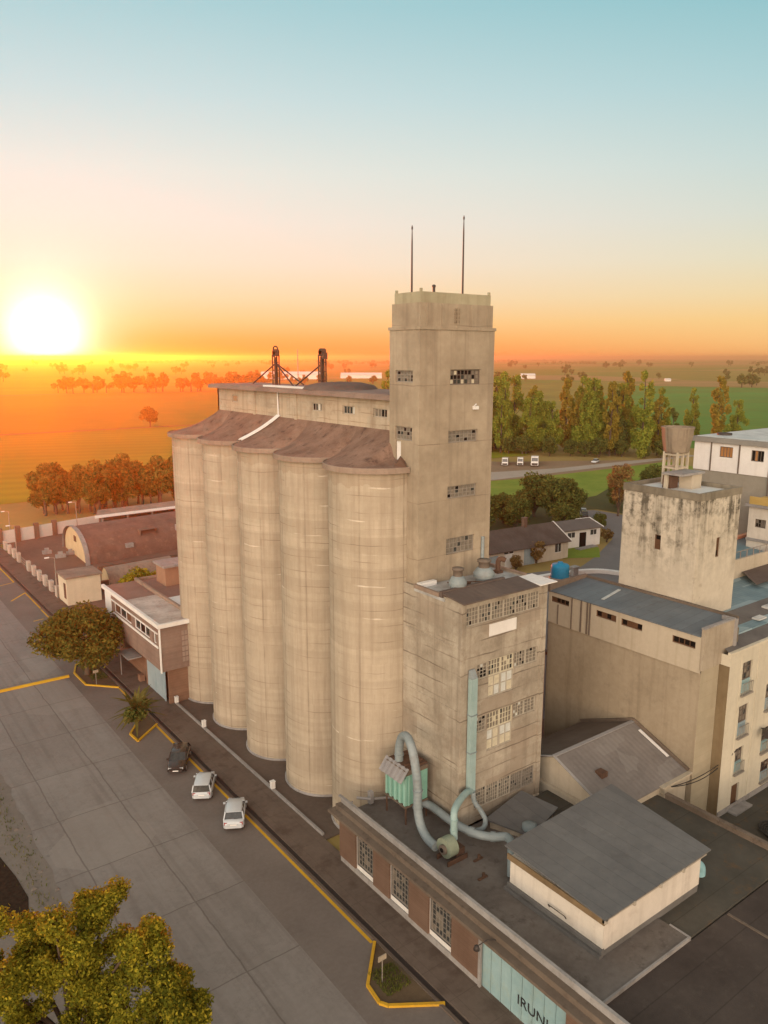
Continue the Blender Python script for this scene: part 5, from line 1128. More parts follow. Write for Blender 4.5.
# ------------------------------------------------------------------ houses on the right
def gable_house(name, label, p, ang, L, W, eh, rh, wallm, roofm, openings, chim=None):
    t_ = thing(name, (*p,0), label, 'house', None); M = Matrix.Translation((*p,0)) @ Matrix.Rotation(ang,4,'Z')
    b = MB(); b.box(0,L,0,W,0,eh); b.add([(0,0,eh),(0,W,eh),(0,W/2,rh-.05)],[(0,1,2)]); b.add([(L,0,eh),(L,W,eh),(L,W/2,rh-.05)],[(0,1,2)]); b.xf(M); b.build('wall', wallm, t_)
    b = MB(); k = (rh-eh)/(W/2)*.45
    b.add([(-.4,-.45,eh-k),(L+.4,-.45,eh-k),(L+.4,W/2,rh),(-.4,W/2,rh),(-.4,W+.45,eh-k),(L+.4,W+.45,eh-k)]+[(-.4,-.45,eh-k-.15),(L+.4,-.45,eh-k-.15),(L+.4,W/2,rh-.15),(-.4,W/2,rh-.15),(-.4,W+.45,eh-k-.15),(L+.4,W+.45,eh-k-.15)],
          [(0,1,2,3),(3,2,5,4),(0,6,7,1),(1,7,8,2),(2,8,11,5),(5,11,10,4),(4,10,9,3),(3,9,6,0),(6,7,8,9),(9,8,11,10)]); b.xf(M); rf = b.build('roof', roofm, t_)
    b = MB(); b.bar((L+.42,-.5,eh-k),(L+.42,W/2,rh+.03),.16,.2); b.bar((L+.42,W+.5,eh-k),(L+.42,W/2,rh+.03),.16,.2); b.xf(M); b.build('barge_board', WHITEP, rf)
    if chim: b = MB(); b.box(chim-.4,chim+.4,W/2-.4,W/2+.4,rh-.5,rh+1.5); b.box(chim-.5,chim+.5,W/2-.5,W/2+.5,rh+1.5,rh+1.65); b.xf(M); b.build('chimney', BRICK_RED, rf)
    for kind, x0, x1, z0, z1, mm in openings:
        b = MB(); b.box(x0,x1,-.07,-.005,z0,z1); b.xf(M); f_ = b.build(kind, mm, t_)
        if kind == 'window': b = MB(); b.box(x0-.12,x1+.12,-.10,-.072,z0-.14,z0); b.box((x0+x1)/2-.04,(x0+x1)/2+.04,-.10,-.072,z0,z1); b.xf(M); b.build('frame', WHITE, f_)
    return t_
dA = math.atan2(96.8-99.6, 115.9-84.0)
gable_house('long_house','long low house with dark brown gable roof and blue doors behind the tower',(82.5,99.2),dA,33.6,9.5,3.6,6.2,weathered('house_cream',(.56,.50,.40),(.66,.60,.49),streak=.2),weathered('house_roof',(.085,.062,.05),(.13,.10,.085),corr=('x',.6,.4),spots=.2,spot_col=(.06,.045,.035)),
    [('door',14.2,16.2,.05,2.7,DOOR_BLUE),('door',17.8,19.4,.05,2.6,WHITE),('window',17.6,19.7,2.75,3.2,GLASS),('door',22.4,25.0,.05,3.2,DOOR_BLUE),('window',30.2,31.6,1.5,3.2,GLASS)],chim=26.5)
dB = math.atan2(99.6-101.4,129.6-118.0)
t_ = gable_house('white_house','small white house with low grey roof and three dark openings',(117.2,101.6),dB,12.8,7.5,3.9,4.9,WHITEP,weathered('house_roof2',(.12,.10,.09),(.17,.145,.13),corr=('x',.6,.4)),
    [('window',4.2,6.0,2.2,3.2,GLASS),('door',7.3,9.0,.05,3.0,HOLE),('window',10.2,11.7,2.3,3.3,GLASS)])
b = MB(); b.box(122.3,127.8,98.4,99.8,0,.22); props(b.build('front_step', COPING, base=(125,99,0)), 'pale step along the front of the white house', 'step')
b = MB(); b.box(131,141,130.6,130.9,0,2.3); b.box(131.0,133.0,128.4,128.7,0,2.6); props(b.build('garden_wall', WHITEP, base=(136,130,0)), 'white garden wall half hidden behind the dark trees', 'wall')
# ------------------------------------------------------------------ far sheds and lone farm buildings
def far_shed(x, y, L, W, h, ang, lb):
    t_ = thing('far_shed', (x,y,0), lb, 'shed', None); M = Matrix.Translation((x,y,0)) @ Matrix.Rotation(ang,4,'Z')
    b = MB(); b.box(-L/2,L/2,-W/2,W/2,0,h*.65); b.xf(M); b.build('wall', WHITEP, t_)
    b = MB(); b.add([(-L/2,-W/2-1,h*.62),(L/2,-W/2-1,h*.62),(L/2,0,h),(-L/2,0,h),(-L/2,W/2+1,h*.62),(L/2,W/2+1,h*.62)],[(0,1,2,3),(3,2,5,4),(0,3,4),(1,5,2)]); b.xf(M); b.build('roof', WHITE, t_)
far_shed(705,1215,110,30,13,-.65,'long white far shed seen between the two elevator heads'); far_shed(835,1190,75,26,10,-.65,'white far shed to the right of the elevator heads')
far_shed(1060,990,26,14,9,-.7,'white far shed above the poplar row'); far_shed(1120,745,9,7,4.5,-.7,'tiny pale hut on the stubble strip')
b = MB(); b.tube([(330,560,0),(330,560,44)],[.5,.3],6)
for z in range(3,44,3): b.bar((329.2,560,z),(330.8,560,z),.25)
props(b.build('lattice_mast', STEEL, base=(330,560,0)), 'faint tall lattice mast on the plain behind the elevator heads', 'mast')
# ------------------------------------------------------------------ vehicles
def wheel_parts(t_, M, x, y, r, wd):
    s = 1 if x > 0 else -1
    b = MB(); st = [(x-s*wd/2,y,r),(x+s*wd/2,y,r)]
    b.tube([(x-s*wd/2,y,r),(x-s*wd*.3,y,r),(x+s*wd*.3,y,r),(x+s*wd/2,y,r)],[r*.93,r,r,r*.93],20); b.xf(M); w_ = b.build('wheel', plain('tyre', (.03,.028,.026), .85), t_)
    b = MB(); b.tube([(x+s*(wd/2+.004),y,r),(x+s*(wd/2+.02),y,r)], r*.62, 14); b.xf(M); b.build('rim', plain('rim_silver', (.45,.45,.45), .35, .8), w_)
def loft(mb, secs, m=0, smooth=True, caps=True):
    n = len(secs[0]); vs = [p for s_ in secs for p in s_]
    mb.add(vs, [(i*n+j,i*n+(j+1)%n,(i+1)*n+(j+1)%n,(i+1)*n+j) for i in range(len(secs)-1) for j in range(n)], m, smooth)
    if caps: mb.poly(secs[0], m); mb.poly(secs[-1][::-1], m)
def make_car(label, x, y, ang, paint, hatch=True, L=4.0, Wd=1.7, Ht=1.47, pos_label=None, tailm=None):
    """y axis of the car points to its nose"""
    t_ = thing('parked_car', (x,y,.016), label, 'car', 'cars parked along the kerb')
    M = Matrix.Translation((x,y,.016)) @ Matrix.Rotation(ang,4,'Z'); h = L/2; w = Wd/2
    def ring(yy, wb, zb, wm, zm, wt, zt):
        return [(-wb,yy,zb),(wb,yy,zb),(wm,yy,zb+.12),(wm,yy,zm),(wt+.03,yy,zt-.05),(wt-.05,yy,zt),(-wt+.05,yy,zt),(-wt-.03,yy,zt-.05),(-wm,yy,zm),(-wm,yy,zb+.12)]
    P = [(-h,.55,.42,.62,.62,.60,.74),(-h+.06,w-.14,.28,w-.10,.62,w-.12,.86),(-h+.22,w-.08,.22,w-.02,.66,w-.06,.94),(-h+.9,w-.06,.2,w,.70,w-.05,.96),(0,w-.06,.2,w,.70,w-.05,.94),(h-1.25,w-.06,.2,w,.68,w-.06,.92),(h-.55,w-.08,.22,w-.03,.62,w-.12,.82),(h-.14,w-.16,.26,w-.14,.56,w-.22,.70),(h,.5,.36,.56,.52,.5,.6)]
    b = MB(); loft(b, [ring(*p) for p in P]); b.xf(M); body = b.build('body', paint, t_)
    rt, rf = (-h+.30, h-1.75) if hatch else (-h+.75, h-1.8)
    b0, b1 = (-h+.10, h-1.05) if hatch else (-h+.35, h-1.1)
    wt = w-.19
    b = MB(); base = [(-w+.07,b0,.90),(w-.07,b0,.90),(w-.07,b1,.88),(-w+.07,b1,.88)]; top = [(-wt,rt,Ht-.05),(wt,rt,Ht-.05),(wt,rf,Ht-.05),(-wt,rf,Ht-.05)]
    b.add(base+top,[(0,1,5,4),(1,2,6,5),(2,3,7,6),(3,0,4,7)]); b.xf(M); b.build('windows', GLASS, t_)
    b = MB(); rs = []
    for yy, k, dz in ((rt-.06,.9,0),(rt+.12,1,.035),(0-.2,1.01,.05),(rf-.15,1,.04),(rf+.05,.92,0)):
        rs.append([(-wt*k-.02,yy,Ht-.07+dz*.4),(wt*k+.02,yy,Ht-.07+dz*.4),(wt*k*.9,yy,Ht-.03+dz),(-wt*k*.9,yy,Ht-.03+dz)])
    loft(b, rs)
    for s in (-1,1):
        for (p, q) in ((base[0 if s < 0 else 1],top[0 if s < 0 else 1]),(base[3 if s < 0 else 2],top[3 if s < 0 else 2])): b.bar(Vector(p)+Vector((s*.015,0,0)),Vector(q)+Vector((s*.015,0,0)),.09,.06)
        ym = (b0+b1)/2-.05; b.bar((s*(w-.06),ym,.9),(s*(wt+.005),ym-.03,Ht-.06),.09,.04)
    b.xf(M); b.build('roof', paint, t_)
    b = MB(); b.box(-.66,.66,-h-.03,-h+.12,.36,.56); b.box(-w+.12,w-.12,-h+.02,-h+.2,.26,.36,1); b.xf(M); b.build('rear_bumper', [paint, DARKMETAL], t_)
    b = MB(); b.box(-.6,.6,h-.10,h+.02,.34,.5,1); b.box(-.62,.62,h-.16,h+.0,.5,.58); b.xf(M); b.build('front_bumper', [paint, DARKMETAL], t_)
    for s in (-1,1):
        b = MB(); x0, x1 = sorted((s*(w-.10),s*(w-.34))); b.box(x0,x1,-h+.03,-h+.16,.62,.86); b.xf(M); b.build('tail_light', plain('tail_red', (.30,.02,.015), .3), t_)
        b = MB(); x0, x1 = sorted((s*(w-.18),s*(w-.48))); b.box(x0,x1,h-.3,h-.08,.54,.69); b.xf(M); b.build('headlight', plain('headlight_clear', (.55,.56,.56), .15), t_)
        b = MB(); x0, x1 = sorted((s*(w-.02),s*(w+.16))); b.box(x0,x1,h-1.35,h-1.22,.90,1.03); b.xf(M); b.build('mirror', paint, t_)
        for yy in (-h+.72, h-.78): wheel_parts(t_, M, s*(w-.10), yy, .31, .2)
    b = MB(); b.box(-.26,.26,-h-.045,-h-.005,.60,.71); b.xf(M); b.build('number_plate', WHITE, t_)
    b = MB(); b.box(-.26,.26,h+.022,h+.035,.38,.48); b.xf(M); b.build('number_plate', WHITE, t_)
    b = MB(); b.tube([(.02,-h+.32,.98),(.38,-h+.27,1.02)],.012,5); b.xf(M); b.build('wiper', DARKMETAL, t_)
    return t_
WPAINT = plain('car_white', (.56,.60,.63), .25, 0, .03, .5, .5); BPAINT = plain('car_black', (.035,.024,.018), .22, 0, .1, .5, .6)
a_ = -math.atan2(.52,.855)
make_car('dark car with pale windscreen, its nose pointing to the road', 25.25, 66.5, a_+PI, BPAINT, False, 4.3, 1.72, 1.45)
make_car('white hatchback between the dark car and the other white car', 25.25, 60.75, a_, WPAINT, True, 4.0, 1.7, 1.52)
make_car('white car parked last in the row of three, next to empty kerb', 25.5, 55.15, a_+.03, WPAINT, False, 4.1, 1.7, 1.45)
# trucks and cars beyond
def truck(x, y, ang, lb, s=1.0, trailer=True):
    t_ = thing('parked_truck', (x,y,.05), lb, 'truck', 'white trucks on the dirt lot'); M = Matrix.Translation((x,y,.05)) @ Matrix.Rotation(ang,4,'Z') @ Matrix.Scale(s,4)
    b = MB(); b.add([(-1.25,0,.8),(1.25,0,.8),(1.25,2.2,.8),(-1.25,2.2,.8),(-1.2,.1,3.4),(1.2,.1,3.4),(1.15,1.8,3.3),(-1.15,1.8,3.3)],[(0,1,2,3),(4,5,6,7),(0,1,5,4),(1,2,6,5),(2,3,7,6),(3,0,4,7)]); b.box(-1.2,1.2,2.2,2.6,.5,1.5); b.xf(M); b.build('cab', WHITE, t_)
    b = MB(); b.add([(-1.05,2.17,1.85),(1.05,2.17,1.85),(1.0,1.87,3.05),(-1.0,1.87,3.05)],[(0,1,2,3)]); b.xf(M); b.build('windscreen', GLASS, t_)
    b = MB(); b.box(-1.0,1.0,2.6,2.66,.6,1.3); b.xf(M); b.build('grille', DARKMETAL, t_)
    b = MB(); b.box(-1.25,1.25,-9,-.3,1.1,1.5); b.box(-1.25,1.25,-9,-.3,1.5,2.6); b.xf(M); b.build('trailer', weathered('trailer_tan', (.30,.22,.13),(.38,.29,.18)), t_)
    for yy in (1.3,-1.0,-6.5,-7.8):
        for sx in (-1.1,1.1): wheel_parts(t_, M, sx, yy, .5, .3)
tr = [(199.8,196.0,'white truck next to the tower on the dirt lot'),(204.6,193.2,'white truck between two others on the dirt lot'),(207.5,189.0,'taller white truck, last in the row of three on the dirt lot')]
for i, (x, y, lb) in enumerate(tr): truck(x, y, 2.3, lb, 0.85 if i < 2 else 1.05)
def far_car(x, y, ang, lb, paint):
    t_ = thing('far_car', (x,y,.06), lb, 'car', None); M = Matrix.Translation((x,y,.06)) @ Matrix.Rotation(ang,4,'Z')
    b = MB(); loft(b,[[(-.6,-2.2,.4),(.6,-2.2,.4),(.7,-2.2,.8),(-.7,-2.2,.8)],[(-.85,-2,.25),(.85,-2,.25),(.85,-2,.95),(-.85,-2,.95)],[(-.85,2,.25),(.85,2,.25),(.8,2,.8),(-.8,2,.8)],[(-.6,2.2,.4),(.6,2.2,.4),(.6,2.2,.6),(-.6,2.2,.6)]]); b.add([(-.62,-1.4,1.46),(.62,-1.4,1.46),(.62,.2,1.46),(-.62,.2,1.46),(-.62,-1.4,1.4),(.62,-1.4,1.4),(.62,.2,1.4),(-.62,.2,1.4)],[(0,1,2,3),(0,1,5,4),(1,2,6,5),(2,3,7,6),(3,0,4,7)]); b.xf(M); b.build('body', paint, t_)
    b = MB(); b.add([(-.78,-1.9,.94),(.78,-1.9,.94),(.76,1.0,.88),(-.76,1.0,.88),(-.62,-1.4,1.4),(.62,-1.4,1.4),(.62,.2,1.4),(-.62,.2,1.4)],[(0,1,5,4),(1,2,6,5),(2,3,7,6),(3,0,4,7)]); b.xf(M); b.build('windows', GLASS, t_)
    for yy in (-1.3,1.35):
        for sx in (-.75,.75): wheel_parts(t_, M, sx, yy, .31, .2)
far_car(231.5,181.5,1.9,'white pickup-sized car by the farm road below the poplars',WPAINT)
far_car(149.2,119.3,2.3,'dark car on the driveway beyond the white house',BPAINT)
far_car(151.5,121.5,2.3,'silver car on the driveway behind the dark one',plain('car_silver',(.4,.4,.4),.3,.3))
# ------------------------------------------------------------------ trees
def leaf_mesh(name, centers, radii, n, size, seed, mat, squash=.85, droop=0.0, shell=.55, aspect=.62):
    """many small leaf blades spread through clumps"""
    g = np.random.default_rng(seed); centers = np.array(centers, float); radii = np.array(radii, float)
    wts = radii**2.2; wts /= wts.sum(); idx = g.choice(len(radii), n, p=wts)
    d_ = g.normal(size=(n,3)); d_ /= np.linalg.norm(d_,axis=1)[:,None]
    rr = shell + (1-shell)*g.random(n)**.8; rr *= 1+g.normal(size=n)*.08
    p = centers[idx] + d_*(radii[idx]*rr)[:,None]*np.array([1,1,squash])
    nrm = d_*.6 + g.normal(size=(n,3))*.6 + np.array([0,0,.35]); nrm /= np.linalg.norm(nrm,axis=1)[:,None]
    t = np.cross(nrm, g.normal(size=(n,3))); t /= np.linalg.norm(t,axis=1)[:,None]; u = np.cross(nrm,t)
    s = size*(.6+.8*g.random(n)); a = t*s[:,None]*.5; b_ = u*(s*aspect)[:,None]*.5
    V = np.stack([p-a, p-b_*.9-a*.1, p+a, p+b_*.9+a*.1],1).reshape(-1,3)
    F = np.arange(n*4).reshape(n,4)
    me = bpy.data.meshes.new(name); me.from_pydata(V.tolist(), [], F.tolist()); me.materials.append(mat); me.update(); return me
def limb_mesh(name, trunk, limbs, mat=None):
    b = MB(); P, R_ = trunk; b.tube(smooth_path(P,3), list(np.interp(np.linspace(0,1,(len(P)-1)*3+1), np.linspace(0,1,len(P)), R_)), 9)
    for p, q, r in limbs:
        p, q = Vector(p), Vector(q); mid = p.lerp(q,.5)+Vector((0,0,.06*(q-p).length)); b.tube(smooth_path([p,mid,q],3), list(np.linspace(r, r*.25, 7)), 6)
    me = bpy.data.meshes.new(name); me.from_pydata([tuple(v) for v in b.v],[],b.f); me.materials.append(mat or BARK); me.polygons.foreach_set('use_smooth',[True]*len(b.f)); me.update(); return me
def tree(name, loc, label, cat, trunk_me, crown_me, group=None, rot=0.0, sc=1.0, scz=None):
    t_ = thing(name, loc, label, cat, group); t_.rotation_euler = (0,0,rot); t_.scale = (sc,sc,scz or sc)
    for nm, me in (('trunk',trunk_me),('crown',crown_me)):
        if me is None: continue
        o_ = bpy.data.objects.new(nm, me); COL.objects.link(o_); o_.parent = t_
    return t_
def round_crown(h0, h1, R, n, seed, jitter=.35, csz=.34):
    g = random.Random(seed); C, Rr = [], []
    while len(C) < n:
        x, y, z = g.uniform(-1,1), g.uniform(-1,1), g.uniform(-1,1)
        if x*x+y*y+z*z > 1 or x*x+y*y+z*z < .12: continue
        C.append((x*R*.78, y*R*.78, (h0+h1)/2 + z*(h1-h0)/2*.8)); Rr.append(R*csz*g.uniform(.6,1.25))
    return C, Rr
FOL_PALM = foliage('leaves_palm', (.10,.10,.03), (.16,.14,.04), (.24,.2,.06), .3)
FOL_DARK = foliage('leaves_dark', (0.074,0.101,0.030), (0.128,0.149,0.041), (0.216,0.203,0.047), .3)
FOL_ROUND = foliage('leaves_olive', (0.074,0.081,0.022), (0.135,0.128,0.030), (0.257,0.203,0.041), .3)
FOL_GOLD = foliage('leaves_gold', (.075,.095,.015), (.24,.24,.028), (.56,.45,.045), .4)
FOL_POP = foliage('leaves_poplar', (.17,.25,.04), (.28,.34,.055), (.46,.42,.07), .45)
FOL_POPY = foliage('leaves_yellow', (.24,.22,.04), (.38,.30,.05), (.55,.38,.07), .5)
FOL_RUST = foliage('leaves_rust', (0.162,0.108,0.041), (0.270,0.176,0.068), (0.405,0.257,0.095), .35)
# round tree in front of the office
C, Rr = round_crown(1.6,8.6,5.6,34,4); g = random.Random(1)
C += [(C[i][0]*1.28,C[i][1]*1.28,C[i][2]+.2) for i in range(0,34,3)]; Rr += [1.0]*12
tree('round_tree',(24.6,93.6,.05),'big round dark olive tree on the planter in front of the office','tree', limb_mesh('trunk',([(0,0,0),(.1,0,1.2),(0,.15,2.4),(.1,.2,4.4)],[.38,.3,.27,.12]),[((0,.1,1.9),c,.12) for c in C[:14]]), leaf_mesh('crown',C,Rr,15000,.42,2,FOL_ROUND,.8))
# spiky young palm-like shrub in the small planter
b = MB(); R = random.Random(6)
for i in range(46):
    a = R.uniform(0,2*PI); e = R.uniform(-.15,1.2); L = R.uniform(1.9,3.3); st = Vector((0,0,1.7+R.uniform(0,1.2)))
    d_ = Vector((math.cos(a)*math.cos(e),math.sin(a)*math.cos(e),math.sin(e))); pts = [st+d_*L*k/5+Vector((0,0,-.12*L*(k/5)**2*2)) for k in range(6)]; sd_ = d_.cross(Vector((0,0,1))).normalized()
    for k in range(5):
        w0, w1 = .2*(1-(k/5)**2)+.02, .2*(1-((k+1)/5)**2)+.02
        b.quad(pts[k]-sd_*w0,pts[k]+sd_*w0,pts[k+1]+sd_*w1,pts[k+1]-sd_*w1)
me = bpy.data.meshes.new('crown'); me.from_pydata([tuple(v) for v in b.v],[],b.f); me.materials.append(FOL_PALM); me.update()
C = [(R.uniform(-1,1),R.uniform(-1,1),1.9+R.uniform(-.4,.9)) for _ in range(12)]
tree('spiky_shrub',(24.4,75.6,.05),'small dark spiky tree in the yellow-edged planter near the parked cars','tree', limb_mesh('trunk',([(0,0,0),(.03,0,1),(0,0,2.6)],[.13,.1,.06]),[]), me)
t_ = bpy.data.objects['spiky_shrub']; o_ = bpy.data.objects.new('lower_leaves', leaf_mesh('lower_leaves',C,[.55]*12,1400,.3,9,FOL_DARK)); COL.objects.link(o_); o_.parent = t_
# foreground tree, close below the camera
C, Rr = [], []; g = random.Random(21)
for (cx_,cy_,cz_,R_,n) in ((-.6,.8,8.2,3.6,34),(-3.4,1.8,7.6,2.8,20),(.9,-1.2,6.6,1.9,12),(3.4,-1.6,8.1,1.9,16),(2.0,1.9,9.7,1.6,12),(-1.5,-2.5,5.5,3.0,16)):
    for _ in range(n):
        v_ = Vector((g.gauss(0,1),g.gauss(0,1),g.gauss(0,1))).normalized()*R_*g.uniform(.3,1.05); C.append((cx_+v_.x,cy_+v_.y,cz_+v_.z*.85)); Rr.append(g.uniform(.45,1.0))
limbs = [((0,0,3.2),c,.15) for c in C[::4]]
tree('plane_tree',(7.6,37.0,0),'large golden-leaved tree filling the near corner of the road','tree', limb_mesh('trunk',([(0,0,0),(.1,.1,2),(0,.2,4),(.2,.2,7)],[.42,.34,.3,.14]),limbs), leaf_mesh('crown',C,Rr,95000,.175,5,FOL_GOLD,.9,shell=.25), 'golden trees below the camera')
C, Rr = [], []
for (cx_,cy_,cz_,R_,n) in ((0,0,6.9,2.2,26),(1.7,.5,6.6,1.4,12),(-1.5,-1.0,5.9,1.9,14)):
    for _ in range(n):
        v_ = Vector((g.gauss(0,1),g.gauss(0,1),g.gauss(0,1))).normalized()*R_*g.uniform(.35,1.0); C.append((cx_+v_.x,cy_+v_.y,cz_+v_.z*.85)); Rr.append(g.uniform(.4,.85))
tree('plane_tree',(10.4,32.6,0),'smaller golden tree at the bottom edge, only its top showing','tree', limb_mesh('trunk',([(0,0,0),(0,.1,2),(.1,.1,4.8)],[.3,.24,.12]),[((0,0,2.5),c,.1) for c in C[::4]]), leaf_mesh('crown',C,Rr,34000,.175,6,FOL_GOLD,.9,shell=.35), 'golden trees below the camera')
# shrubs by the office roof / yard
C, Rr = round_crown(.4,3.6,3.2,18,7)
sh_t = limb_mesh('trunk',([(0,0,0),(0,0,1.2),(.1,0,2.2)],[.16,.12,.06]),[((0,0,.8),c,.06) for c in C[:8]])
tree('bushy_tree',(40.5,119,0),'bushy yellow-green tree between the small arched shed and the office','tree', sh_t, leaf_mesh('crown',C,Rr,3500,.4,8,FOL_GOLD), None, 0, 1.35)
tree('bushy_tree',(38.2,112,0),'low bush just behind the office roof','tree', sh_t, leaf_mesh('crown',C,Rr,3500,.4,9,FOL_GOLD), None, 2, 1.1)
# middle distance trees right of the tower
def mid_tree(i, seed, mat, R_, h0, h1, n, leaf, k=26):
    C, Rr = round_crown(h0,h1,R_,k,seed); g = random.Random(seed)
    return limb_mesh('trunk',([(0,0,0),(.1,0,h0),(0,.1,(h0+h1)/2)],[.3,.24,.1]),[((0,0,h0*.7),c,.1) for c in C[:10]]), leaf_mesh('crown',C,Rr,n,leaf,seed+50,mat,.85)
md = [mid_tree(i, 30+i, m_, r_, h0, h1, n, lf) for i, (m_, r_, h0, h1, n, lf) in enumerate([(FOL_DARK,5.6,1.2,10.5,6500,.62),(FOL_DARK,3.6,.8,7.2,4200,.5),(FOL_RUST,3.6,2.5,15,2200,.55),(FOL_RUST,1.9,.5,4.2,1500,.4)])]
for lb, x, y, k, rot, sc in (('large dark green tree behind the long house roof',137.5,117,0,0,1.1),('dark green tree left of the large one, behind the long house',125,119,1,1,1.1),('dark green tree close to the tower wall above the long house',118,122,0,2,.85),
        ('dark tree in the gap between tower and large tree',128.5,126,1,3,1.0),('dark bush at the corner of the driveway beyond the white house',140.5,108.3,1,.6,.55),('small dark tree right of the driveway cars',166,122.5,1,2.2,.9),
        ('tall thin rust-brown tree beside the driveway',157,115.5,2,.3,1.0),('reddish shrub in front of the blue house door',107.8,97.0,3,0,1.05),('low reddish shrub beside the long house wall',101.0,95.6,3,1.3,.7),('brown shrub at the end of the white house',132.5,99.8,3,2,.7),
        ('dark low tree half hidden by the funnel tank',190,128,1,2,1.2),('dark bushy tree behind the stained tower roof',181,122,0,1.2,.9),('dark tree filling the gap left of the large one',112,128,1,.4,1.3),('tall dark tree just behind the large dark one',140,127,1,1.7,1.5),('dark tree behind the white house roof',131,110,1,2.9,.9),('dark bush on the lawn edge behind the large tree',150,141.5,1,1,.5),('small bush on the lawn beside the farm road',168,147.5,1,2,.45)):
    tree('leafy_tree' if k < 2 else ('thin_tree' if k == 2 else 'shrub'),(x,y,.04),lb,'tree' if k < 3 else 'shrub',md[k][0],md[k][1],'trees and shrubs round the houses',rot,sc)
# poplar row
def poplar(seed, R_, h, mat, n, leaf, spread=1.0):
    g = random.Random(seed); C, Rr, L = [], [], []
    for i in range(34):
        f = g.uniform(.10,1.0); r = R_*(math.sin(PI*min(1,f*.86+.12))**.7)*(.30+.70*g.random())*spread; a = g.uniform(0,2*PI)
        C.append((r*math.cos(a),r*math.sin(a),h*f)); Rr.append(R_*.42*g.uniform(.55,1.15)*(1.08-.5*f)); L.append(((0,0,max(.5,h*f-4)),C[-1],.12))
    return limb_mesh('trunk',([(0,0,0),(.15,0,h*.3),(0,.2,h*.6),(0,0,h*.95)],[.45,.36,.24,.06]),L[::2]), leaf_mesh('crown',C,Rr,n,leaf,seed+9,mat,1.6,shell=.4)
pv_ = [poplar(60,4.8,29,FOL_POP,6500,.95),poplar(61,4.2,30,FOL_POPY,5200,.9),poplar(62,5.6,27,FOL_POP,7000,.95,1.1),poplar(63,4.4,26,FOL_DARK,6200,.9)]
row = []
g = random.Random(77)
A0, A1 = Vector((206,262)), Vector((266,182))
kinds = ['slender green poplar in the long row behind the dirt lot','yellowing poplar in the long row behind the dirt lot','broad green poplar in the long row behind the dirt lot','dark green poplar in the long row behind the dirt lot']
for i in range(48):
    p = A0.lerp(A1, i/47); x, y = p.x+g.uniform(-6,12), p.y+g.uniform(-6,12); k = g.choices([0,1,2,3],[6,5,5,1])[0]; sc = g.uniform(.78,1.08)
    tree('poplar_tree',(x,y,.04),kinds[k],'tree',*pv_[k],kinds[k].split(' in the')[0]+'s of the row',g.uniform(0,6.3),sc,sc*g.uniform(.92,1.08))
for i in range(16):
    p = A0.lerp(A1, i/15); x, y = p.x-6+g.uniform(-3,3), p.y-7+g.uniform(-3,3)
    tree('row_bush',(x,y,.04),'low dark bush at the foot of the poplar row','bush',*md[1],'bushes at the foot of the poplars',g.uniform(0,6.3),g.uniform(.7,1.15))
for x, y, k, sc, lb in ((324,189,1,1.0,'lone yellow poplar at the edge of the green field beside the funnel tank'),(333,207,0,.8,'slim green poplar between the row and the lone yellow one'),(331,184,2,.72,'broad poplar leaning against the lone yellow poplar'),(360,182,1,.8,'yellow tree cut by the right edge above the grey building'),(270,176,3,.7,'dark tree behind the funnel tank')):
    tree('poplar_tree',(x,y,.04),lb,'tree',*pv_[k],None,k*1.3,sc)
for x, y, k, sc, lb in ((480,610,2,.75,'yellow-green tree far behind the gallery roof, next to the tower'),(500,610,0,.7,'slim tree far behind the gallery, touching the tower edge'),(466,622,2,.55,'small round tree far behind the elevator heads')):
    tree('poplar_tree',(x,y,.04),lb,'tree',pv_[k][0],pv_[k][1],None,k,sc)
# orange wood behind the yard
C, Rr = round_crown(2.5,13,5.2,26,90); ft = [(limb_mesh('trunk',([(0,0,0),(.1,0,3),(0,.1,9)],[.4,.32,.14]),[((0,0,3),c,.14) for c in C[:10]]), leaf_mesh('crown',C,Rr,3200,.85,91,FOL_DARK))]
C, Rr = round_crown(1.5,9.5,4.6,22,92); ft.append((limb_mesh('trunk',([(0,0,0),(.1,0,2),(0,.1,6)],[.35,.28,.12]),[((0,0,2),c,.12) for c in C[:10]]), leaf_mesh('crown',C,Rr,2800,.8,93,FOL_DARK)))
g = random.Random(12)
for i in range(40):
    f = i/39; x = 46+40*f+g.uniform(-1.5,1.5); y = 200-6*f+g.uniform(-5,6); k = 0 if i % 3 else 1
    tree('wood_tree',(x,y,0),('tall dark tree in the clump' if k == 0 else 'low dark tree in the clump')+' beyond the white-edged shelter','tree',*ft[k],('tall' if k == 0 else 'low')+' trees beyond the shelter',g.uniform(0,6.3),g.uniform(.72,1.02))
tree('wood_tree',(155,424,0),'single round tree alone in the orange field','tree',*ft[1],None,0,1.15)
# far tree belts
far = []
for sd_ in (5,6):
    C, Rr = round_crown(1.5,11,5,9,sd_*3); far.append(leaf_mesh('crown',C,Rr,260,2.2,sd_,FOL_DARK))
far_tr = limb_mesh('trunk',([(0,0,0),(0,0,2),(0,0,6)],[.5,.4,.2]),[])
def far_tree(x, y, sc, lb, grp, k): tree('far_tree',(x,y,0),lb,'tree',far_tr,far[k],grp,g.uniform(0,6.3),sc,sc*g.uniform(.8,1.1))
for i in range(26): f = i/25; far_tree(225+205*f+g.uniform(-6,6), 884-70*f+g.uniform(-8,8), g.uniform(1.3,2.4), 'tree of the dark belt across the orange fields', 'trees of the belt across the orange fields', i % 2)
for i in range(18): f = i/17; far_tree(430+240*f+g.uniform(-20,20), 1000-60*f+g.uniform(-30,30), g.uniform(1.0,1.7), 'far tree behind the gallery roof on the plain', 'far trees behind the gallery', i % 2)
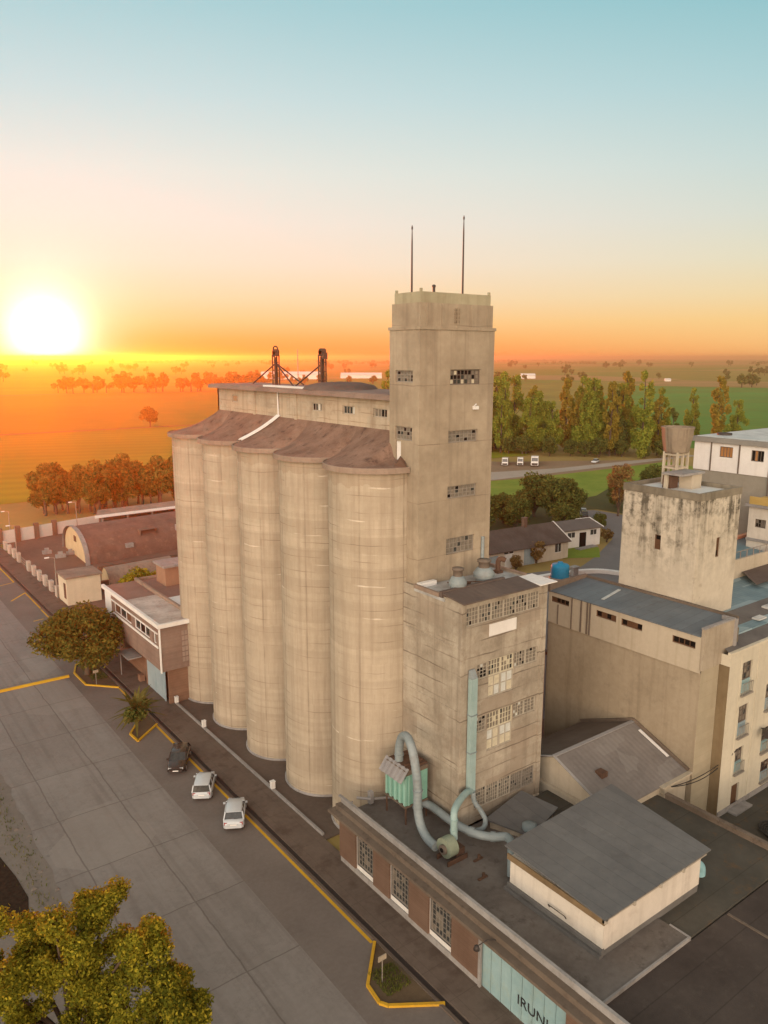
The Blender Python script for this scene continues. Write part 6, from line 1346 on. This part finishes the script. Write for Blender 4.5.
for i in range(90):
    a = math.radians(g.uniform(8,66)); r = g.choice([1250,1700,2300,3000,3900])*g.uniform(.85,1.15); m_ = g.randint(1,3)
    for q in range(m_): far_tree(r*math.sin(a)+q*g.uniform(9,16), r*math.cos(a)+q*g.uniform(-9,9), g.uniform(.8,1.5)*(1+r/5000), 'tiny dark tree scattered far out on the plain', 'tiny trees far out on the plain', (i+q) % 2)
# far-off woods that read as thin dark bands
nb = []
for i in range(26):
    a = math.radians(g.uniform(-2,74)); r = g.uniform(4200,9500); L = g.uniform(150,620)
    nb += [(r*math.sin(a)+L*(q/16-.5)*math.cos(a)+g.uniform(-8,8), r*math.cos(a)-L*(q/16-.5)*math.sin(a)+g.uniform(-8,8), g.uniform(4,9)) for q in range(17)]
o_ = bpy.data.objects.new('far_woods', leaf_mesh('far_woods', nb, [g.uniform(9,17) for _ in nb], 9000, 9.0, 77, FOL_DARK, .6)); COL.objects.link(o_); props(o_, 'thin dark bands of far-off woods below the horizon', 'woods', kind='stuff')
# grass tufts and weeds on the left verge and in the planter beds
g2 = np.random.default_rng(4); n = 1500
cx_ = np.concatenate([9.9+g2.normal(size=400)*.5, g2.uniform(24.5,26.3,1100)]); cy_ = np.concatenate([g2.uniform(46,76,400), np.where(g2.random(1100) < .5, g2.uniform(32.4,34.6,1100), g2.uniform(91,96.5,1100))])
V, F = [], []
for i in range(n):
    for q in range(2):
        a = g2.uniform(0,6.3); h_ = g2.uniform(.1,.32); w_ = .03; dx, dy = math.cos(a)*w_, math.sin(a)*w_; b0 = len(V); ox, oy = g2.normal(size=2)*.08
        V += [(cx_[i]-dx,cy_[i]-dy,.03),(cx_[i]+dx,cy_[i]+dy,.03),(cx_[i]+ox,cy_[i]+oy,.03+h_)]; F.append((b0,b0+1,b0+2))
me = bpy.data.meshes.new('verge_grass'); me.from_pydata(V,[],F); me.materials.append(FOL_DARK); me.update(); o_ = bpy.data.objects.new('verge_grass', me); COL.objects.link(o_); props(o_, 'thin dry grass on the verge and in the planter beds', 'grass', kind='stuff')
